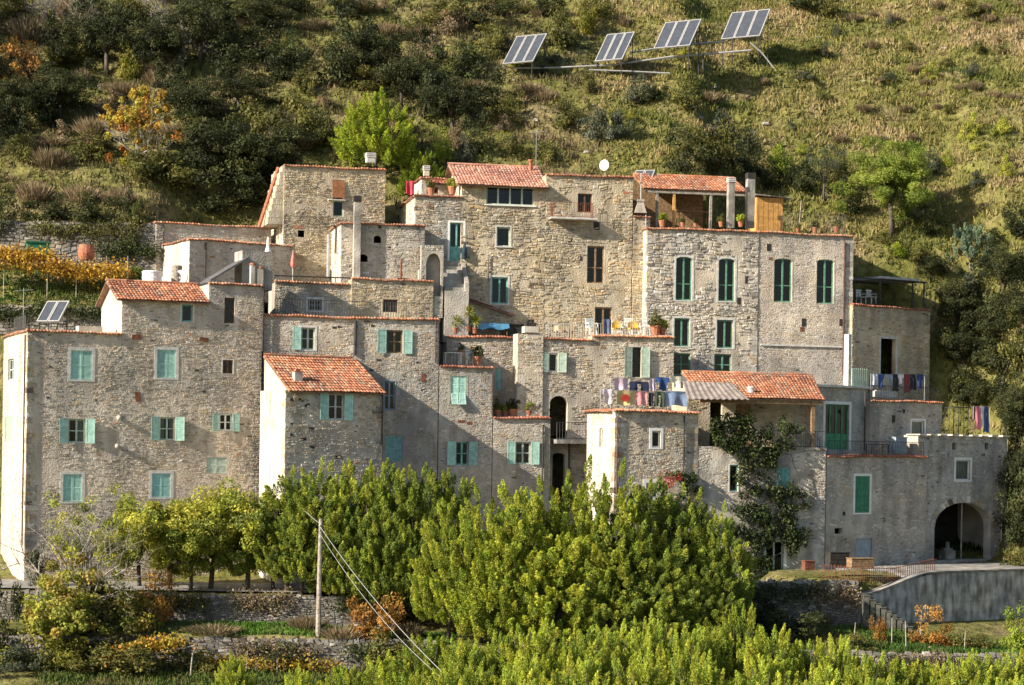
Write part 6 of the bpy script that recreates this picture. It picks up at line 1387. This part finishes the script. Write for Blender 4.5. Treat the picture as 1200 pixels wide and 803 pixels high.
for x, yt in ((296, 309), (305, 313)):
    q = A.loc(x, yt, .7); mb = MB(); mb.box((q.x - .12 - .05 * (x > 300), .6, b3['z1']), (q.x + .12 + .05 * (x > 300), .9, q.z - .1)); c = mb.build('chimney', 'plaster', A.root); mb = MB(); mb.lathe([(.18, -.1), (.2, -.05), (.12, .04)], (q.x, .75, q.z), 8); mb.build('chimney_cap', 'brick', c)
p = W(A, A.loc(314, 295, 2.2)); mb = MB(); mb.lathe([(.2, 0), (.17, .08), (.1, .3), (.07, .75), (.02, .9)], n=10); tag(mb.build('white_finial', 'plastic', loc=p), 'white cone-shaped finial on the grey stair head', 'finial')
p = W(C, C.loc(343, 331, 5.5)); o = empty('folded_parasol', p, 0, 'folded pink parasol behind the low stone house', 'parasol'); mb = MB(); mb.tube([(0, 0, 0), (0, 0, 2.0)], .025, 6); mb.build('pole', 'galv', o); mb = MB(); mb.lathe([(.1, .95), (.16, 1.1), (.12, 1.5), (.03, 1.9)], n=9); mb.build('canopy', mat('pink_cloth', (.55, .18, .15), var=.1), o)
C.railing([(c2['u0'], 4.5, c2['z1']), (c2['u1'], 4.5, c2['z1'])], h=.45, sp=.9, r=.03)
for (x, d_) in ((495, 4.4),): mb = MB(); q = C.loc(x, 326, d_); mb.box((q.x - .25, d_, c3['z1']), (q.x + .25, d_ + .35, c3['z1'] + .75)); mb.build('chimney', 'plaster', C.root)
q = C.loc(470, 326, 4.4); mb = MB(); mb.tube([(q.x, 4.4, c3['z1']), (q.x, 4.4, c3['z1'] + 1.35), (q.x + .15, 4.4, c3['z1'] + 1.45)], .06, 7); mb.box((q.x - .3, 4.2, c3['z1'] + .1), (q.x + .35, 4.6, c3['z1'] + .2)); mb.build('stovepipe', 'rust', C.root)
for k_, (x, y0) in enumerate(((494, 292), (500, 290), (503, 294))): q = C.loc(x, 328, 5.2); mb = MB(); mb.tube([(0, 0, 0), (.05, 0, (328 - y0) / 18.6)], .04, 6); tag(mb.build('leaning_post', 'wood', loc=W(C, q)), 'brown pole standing against the wall beside the stone stairs', 'pole', 'brown poles beside the stone stairs')
A.railing([(-.3, 7.5, b1['z1']), (b1['u1'], 7.5, b1['z1']), ], h=1.1, sp=.2); A.railing([(.1, 3.2, b1['z1']), (.1, 7.5, b1['z1'])], h=1.1, sp=.2)
mb = MB(); q = A.loc(95, 383, 3); mb.box((q.x - .2, 2.6, b1['z1']), (q.x + 1.2, 3.6, b1['z1'] + .55)); mb.build('terrace_box', 'plaster', A.root)
p = W(A, A.loc(27, 384, 7)); 
for lab, P in (('thin television aerial on the long house roof terrace', p), ('thin television aerial on the attic house roof', W(H, H.loc(628, 195, 3)))):
    o = empty('aerial', P, 0, lab, 'aerial'); mb = MB(); mb.tube([(0, 0, 0), (0, 0, 2.4)], .02, 5); mb.build('mast', 'galv', o); mb = MB(); mb.tube([(-.5, 0, 2.2), (.6, 0, 2.3)], .012, 4)
    for k in range(7): mb.tube([(-.45 + k * .16, -.25, 2.21 + k * .015), (-.45 + k * .16, .25, 2.21 + k * .015)], .008, 4)
    mb.build('antenna', 'galv', o)
# barrels and bins in the vine garden
p = ground(101, 305, 126); mb = MB(); mb.lathe([(.42, 0), (.52, .25), (.55, .45), (.52, .7), (.44, .95), (.1, .97)], n=14); tag(mb.build('barrel', 'brick', loc=(at(101, 305, 129).x, 129, at(101, 305, 129).z)), 'red-brown barrel among the golden vine leaves', 'barrel')
P = at(44, 302, 129.5); mb = MB(); mb.box((-.7, -.4, 0), (.7, .4, .9)); mb.box((-.75, -.45, .9), (.75, .45, 1.0)); tag(mb.build('green_bin', mat('bin_green', (.02, .12, .06), var=.2), loc=P, rz=.3), 'dark green bin behind the golden vine', 'bin')
# ---- terrace plants and furniture on I/J
for i, (x, s, k) in enumerate(((776, 1.2, 0), (800, .8, 1), (815, .7, 2), (845, .9, 1), (868, 1.1, 0))): pot(I, x, 266, .7, 'potted plant of the row along the pergola terrace edge', k, s, group='potted plants under the pergola')
for i, (x, s, k) in enumerate(((935, .8, 1), (955, 1.0, 2), (980, 1.1, 1))): pot(J, x, 273, .9, 'terracotta pot plant of the row behind the roof terrace railing', k, s, group='pots behind the roof terrace railing')
table(PG, 812, 262, 1.2, 'rough wooden table laden with pots under the tiled pergola', 'wood', 2.2, .8, .8)
mb = MB(); p = W(J, J.loc(936, 270, 1.4)); mb.tube([(0, 0, 0), (.15, 0, 2.0)], .04, 6); tag(mb.build('leaning_post', 'wood_grey', loc=p), 'grey post standing on the railed roof terrace', 'post')
pot(H, 460 + 45, 229, 1.5, 'pot plant on the terrace before the rooftop room', 1, 1.3); pot(H, 530, 228, .6, 'leafy pot plant by the attic gable', 0, 1.4)
# K roof chairs
for x, lab in ((1009, 'left white chair back under the metal pergola'), (1021, 'right white chair back under the metal pergola')): chair(K, x, 356, 1.6, lab, rz=.1)
# ---- laundry
CL = {}
def cloth_m(c):
    k = 'cloth_%d_%d_%d' % tuple(int(v * 100) for v in c); return mat(k, c, var=.12, scale=3, rough=.9)
def garment(h, x0, y0, x1, y1, d, c, label, kind='towel', c2=None):
    a, b = h.loc(x0, y0, d), h.loc(x1, y1, d); w, hh = b.x - a.x, a.z - b.z; nx, nz = 10, 8; rr = random.Random(int(x0 * 7 + y0)); ph = rr.uniform(0, 6)
    def inside(u, v):
        if kind == 'shirt': return (.22 < u < .78) or v < .38
        if kind == 'trousers': return v < .3 or abs(u - .5) > .07
        return True
    V = []; F = []
    for j in range(nz + 1):
        for i in range(nx + 1):
            u, v = i / nx, j / nz; V.append((u * w, .05 * math.sin(u * 9 + ph) * (.3 + v) + .03 * math.sin(v * 5 + ph), -v * hh * (1 + .05 * math.sin(u * 7 + ph))))
    for j in range(nz):
        for i in range(nx):
            if inside((i + .5) / nx, (j + .5) / nz): F.append((j * (nx + 1) + i, j * (nx + 1) + i + 1, (j + 1) * (nx + 1) + i + 1, (j + 1) * (nx + 1) + i))
    n = len(V); V2 = V + [(x, y + .012, z) for x, y, z in V]; F2 = F + [tuple(n + q for q in f[::-1]) for f in F]
    mb = MB(); mb.add(V2, F2); o = mb.build({'towel': 'hanging_towel', 'shirt': 'hanging_shirt', 'trousers': 'hanging_trousers'}[kind], cloth_m(c), None, loc=W(h, a), rz=h.psi); tag(o, label, 'laundry')
    if c2:
        mb = MB(); n = 14; mb.add([(w * .45 + w * .22 * math.cos(6.283 * k / n), -.075, -hh * .5 + hh * .27 * math.sin(6.283 * k / n)) for k in range(n)] + [(w * .45 + w * .22 * math.cos(6.283 * k / n), -.055, -hh * .5 + hh * .27 * math.sin(6.283 * k / n)) for k in range(n)], [tuple(range(n))[::-1]] + [(k, (k + 1) % n, n + (k + 1) % n, n + k) for k in range(n)]); mb.build('printed_spot', cloth_m(c2), o)
    return o
G_ = garment; d1_, d2_ = 2.2, .9
G_(Lh, 720, 443, 736, 457, d1_, (.55, .42, .50), 'pale pink towel on the back line of the laundry roof'); G_(Lh, 738, 447, 760, 460, d1_, (.02, .025, .06), 'navy trousers on the back line of the laundry roof', 'trousers')
G_(Lh, 762, 444, 768, 458, d1_, (.50, .44, .56), 'narrow lilac towel beside the navy trousers'); G_(Lh, 769, 442, 784, 458, d1_, (.03, .07, .20), 'dark blue shirt on the back line of the laundry roof', 'shirt'); G_(Lh, 787, 441, 804, 456, d1_, (.66, .63, .52), 'cream shirt on the back line of the laundry roof', 'shirt')
G_(Lh, 706, 456, 719, 473, d2_, (.66, .60, .66), 'white and lilac shirt hanging at the corner of the laundry roof', 'shirt'); G_(Lh, 723, 458, 744.5, 475, d2_, (.50, .42, .20), 'yellow towel with a round red spot on the laundry rack', c2=(.5, .06, .04)); G_(Lh, 745, 458, 758, 475, d2_, (.55, .26, .26), 'pink-red patterned towel beside the yellow one')
G_(Lh, 760, 460, 766, 476, d2_, (.03, .03, .05), 'black sock-narrow cloth on the laundry rack'); G_(Lh, 767, 459, 779, 477, d2_, (.05, .07, .05), 'dark green trousers on the laundry rack', 'trousers'); G_(Lh, 780, 458, 805, 476, d2_, (.22, .30, .45), 'blue printed towel on the laundry rack')
def line(h, x0, x1, y, d, zbot, label):
    a, b = h.loc(x0, y, d), h.loc(x1, y, d); o = empty('clothes_line', W(h, (a.x, d, zbot)), h.psi, label, 'clothes line'); L = b.x - a.x; H_ = a.z - zbot; mb = MB()
    mb.tube([(0, .02, H_), (L / 2, .02, H_ - .01), (L, .02, H_)], .012, 5); mb.build('line', 'galv', o)
    for x in (0, L): mb = MB(); mb.tube([(x, .02, 0), (x, .02, H_)], .025, 6); mb.build('post', 'galv', o)
line(Lh, 716, 806, 442.5, d1_, l1['z1'], 'back clothes line on the laundry roof'); line(Lh, 704, 808, 457, d2_, l1['z1'], 'front clothes rack on the laundry roof')
z3 = n3['z1']
line(N, 1021, 1084, 438, 2.9, z3, 'clothes line behind the railing of the shaded house')
for x0, x1, y1, c, kind, lab in ((1023, 1028, 452, (.5, .55, .62), 'towel', 'pale blue cloth on the railed clothes line'), (1029, 1036, 455, (.05, .10, .28), 'shirt', 'blue shirt on the railed clothes line'), (1038, 1046, 453, (.3, .32, .36), 'shirt', 'grey shirt on the railed clothes line'), (1047, 1052, 458, (.03, .03, .05), 'trousers', 'black trousers beside the grey shirt on the railed clothes line'),
      (1053, 1059, 450, (.7, .7, .7), 'shirt', 'white shirt on the railed clothes line'), (1060, 1066, 460, (.22, .05, .05), 'towel', 'dark red cloth on the railed clothes line'), (1067, 1073, 457, (.02, .025, .04), 'trousers', 'dark trousers beside the dark red cloth'), (1075, 1082, 456, (.04, .06, .18), 'shirt', 'navy shirt at the end of the railed clothes line')): G_(N, x0, 438.5, x1, y1, 2.85, c, lab, kind)
line(O, 1141, 1160, 476, 1.5, o1['z1'], 'short clothes line on the arch house roof')
for x0, x1, y1, c, kind, lab in ((1143, 1149, 503, (.62, .22, .26), 'towel', 'pink towel on the arch house roof'), (1149.5, 1153, 500, (.72, .70, .68), 'towel', 'white towel beside the pink one on the arch house roof'), (1153.5, 1158, 506, (.05, .10, .25), 'trousers', 'blue trousers on the arch house roof')): G_(O, x0, 476.5, x1, y1, 1.45, c, lab, kind)
G_(H, 476, 212, 485, 228, -.2, (.55, .06, .09), 'red and white towel at the corner of the attic house terrace')
G_(G, 707, 374, 716, 391, .85, (.10, .13, .22), 'blue-grey towel over the white terrace railing')
# ---- N terrace and right-hand yard
p = W(N, N.loc(1052, 531, .9)); mb = MB(); mb.box((-.5, -.3, 0), (.5, .3, .95)); mb.box((-.54, -.34, .95), (.54, .34, 1.0)); tag(mb.build('storage_box', 'bluegrey', loc=p, rz=N.psi), 'grey storage box beside the white glazed door', 'box')
table(N, 1028, 532, 1.0, 'dark slatted bench table on the railed terrace', 'iron', 1.6, .6, .6)
p = W(N, N.loc(1037, 466, 3.2)); mb = MB(); mb.box((-.8, -.3, 0), (.8, .3, .4)); mb.box((-.7, -.25, .4), (.7, .25, .46)); tag(mb.build('stone_sink', 'greywhite', loc=p, rz=N.psi), 'white sink trough under the railed clothes line', 'sink')
def crate(x, y, Y, w, d, h, m, label, name='crate'):
    q = at(x, y, Y); o = empty(name, (q.x, q.y, max(q.z, tz(q.x, q.y))), .3, label, 'crate'); n = 4
    for i in range(n): mb = MB(); mb.box((-w / 2, -d / 2, h * i / n + .01), (w / 2, -d / 2 + .03, h * (i + 1) / n - .01)); mb.build('slat', m, o)
    mb = MB(); mb.box((-w / 2 + .01, -d / 2 + .031, 0), (w / 2 - .01, d / 2, h - .02)); mb.build('crate_body', m, o); mb = MB(); mb.box((-w / 2 - .03, -d / 2 - .03, h), (w / 2 + .03, d / 2 + .03, h + .04)); mb.build('lid', m, o)
crate(1008, 666, 116.6, 1.4, .7, .55, 'wood', 'brown wooden box in front of the blue-grey door'); crate(947, 668, 116.2, .6, .5, .5, 'rust', 'small dull red box on the wall top before the vine house'); crate(981, 664, 117.4, 1.2, .7, .8, 'dark', 'black covered box beside the brown wooden one')
st_ = W(O, O.loc(1110, 655, 1.2)); mb = MB(); mb.box((-.5, -.25, 0), (.5, .25, .55)); mb.lathe([(.35, .55), (.35, .7), (.15, .72), (.13, 1.1)], n=10); tag(mb.build('stone_press', 'concrete', loc=st_, rz=O.psi), 'grey stone press standing inside the dark arch', 'press')
mb = MB(); q = W(O, O.loc(1140, 655, 2.4)); mb.tube([(-.6, 0, 0), (0, .0, 1.0), (.7, 0, 0)], .04, 6); mb.tube([(-.8, .1, .3), (.6, -.1, .5)], .05, 6); mb.box((-.5, -.3, 0), (.6, .3, .3)); tag(mb.build('wood_pile', 'wood', loc=q), 'pile of timber in the shade of the arch', 'timber')
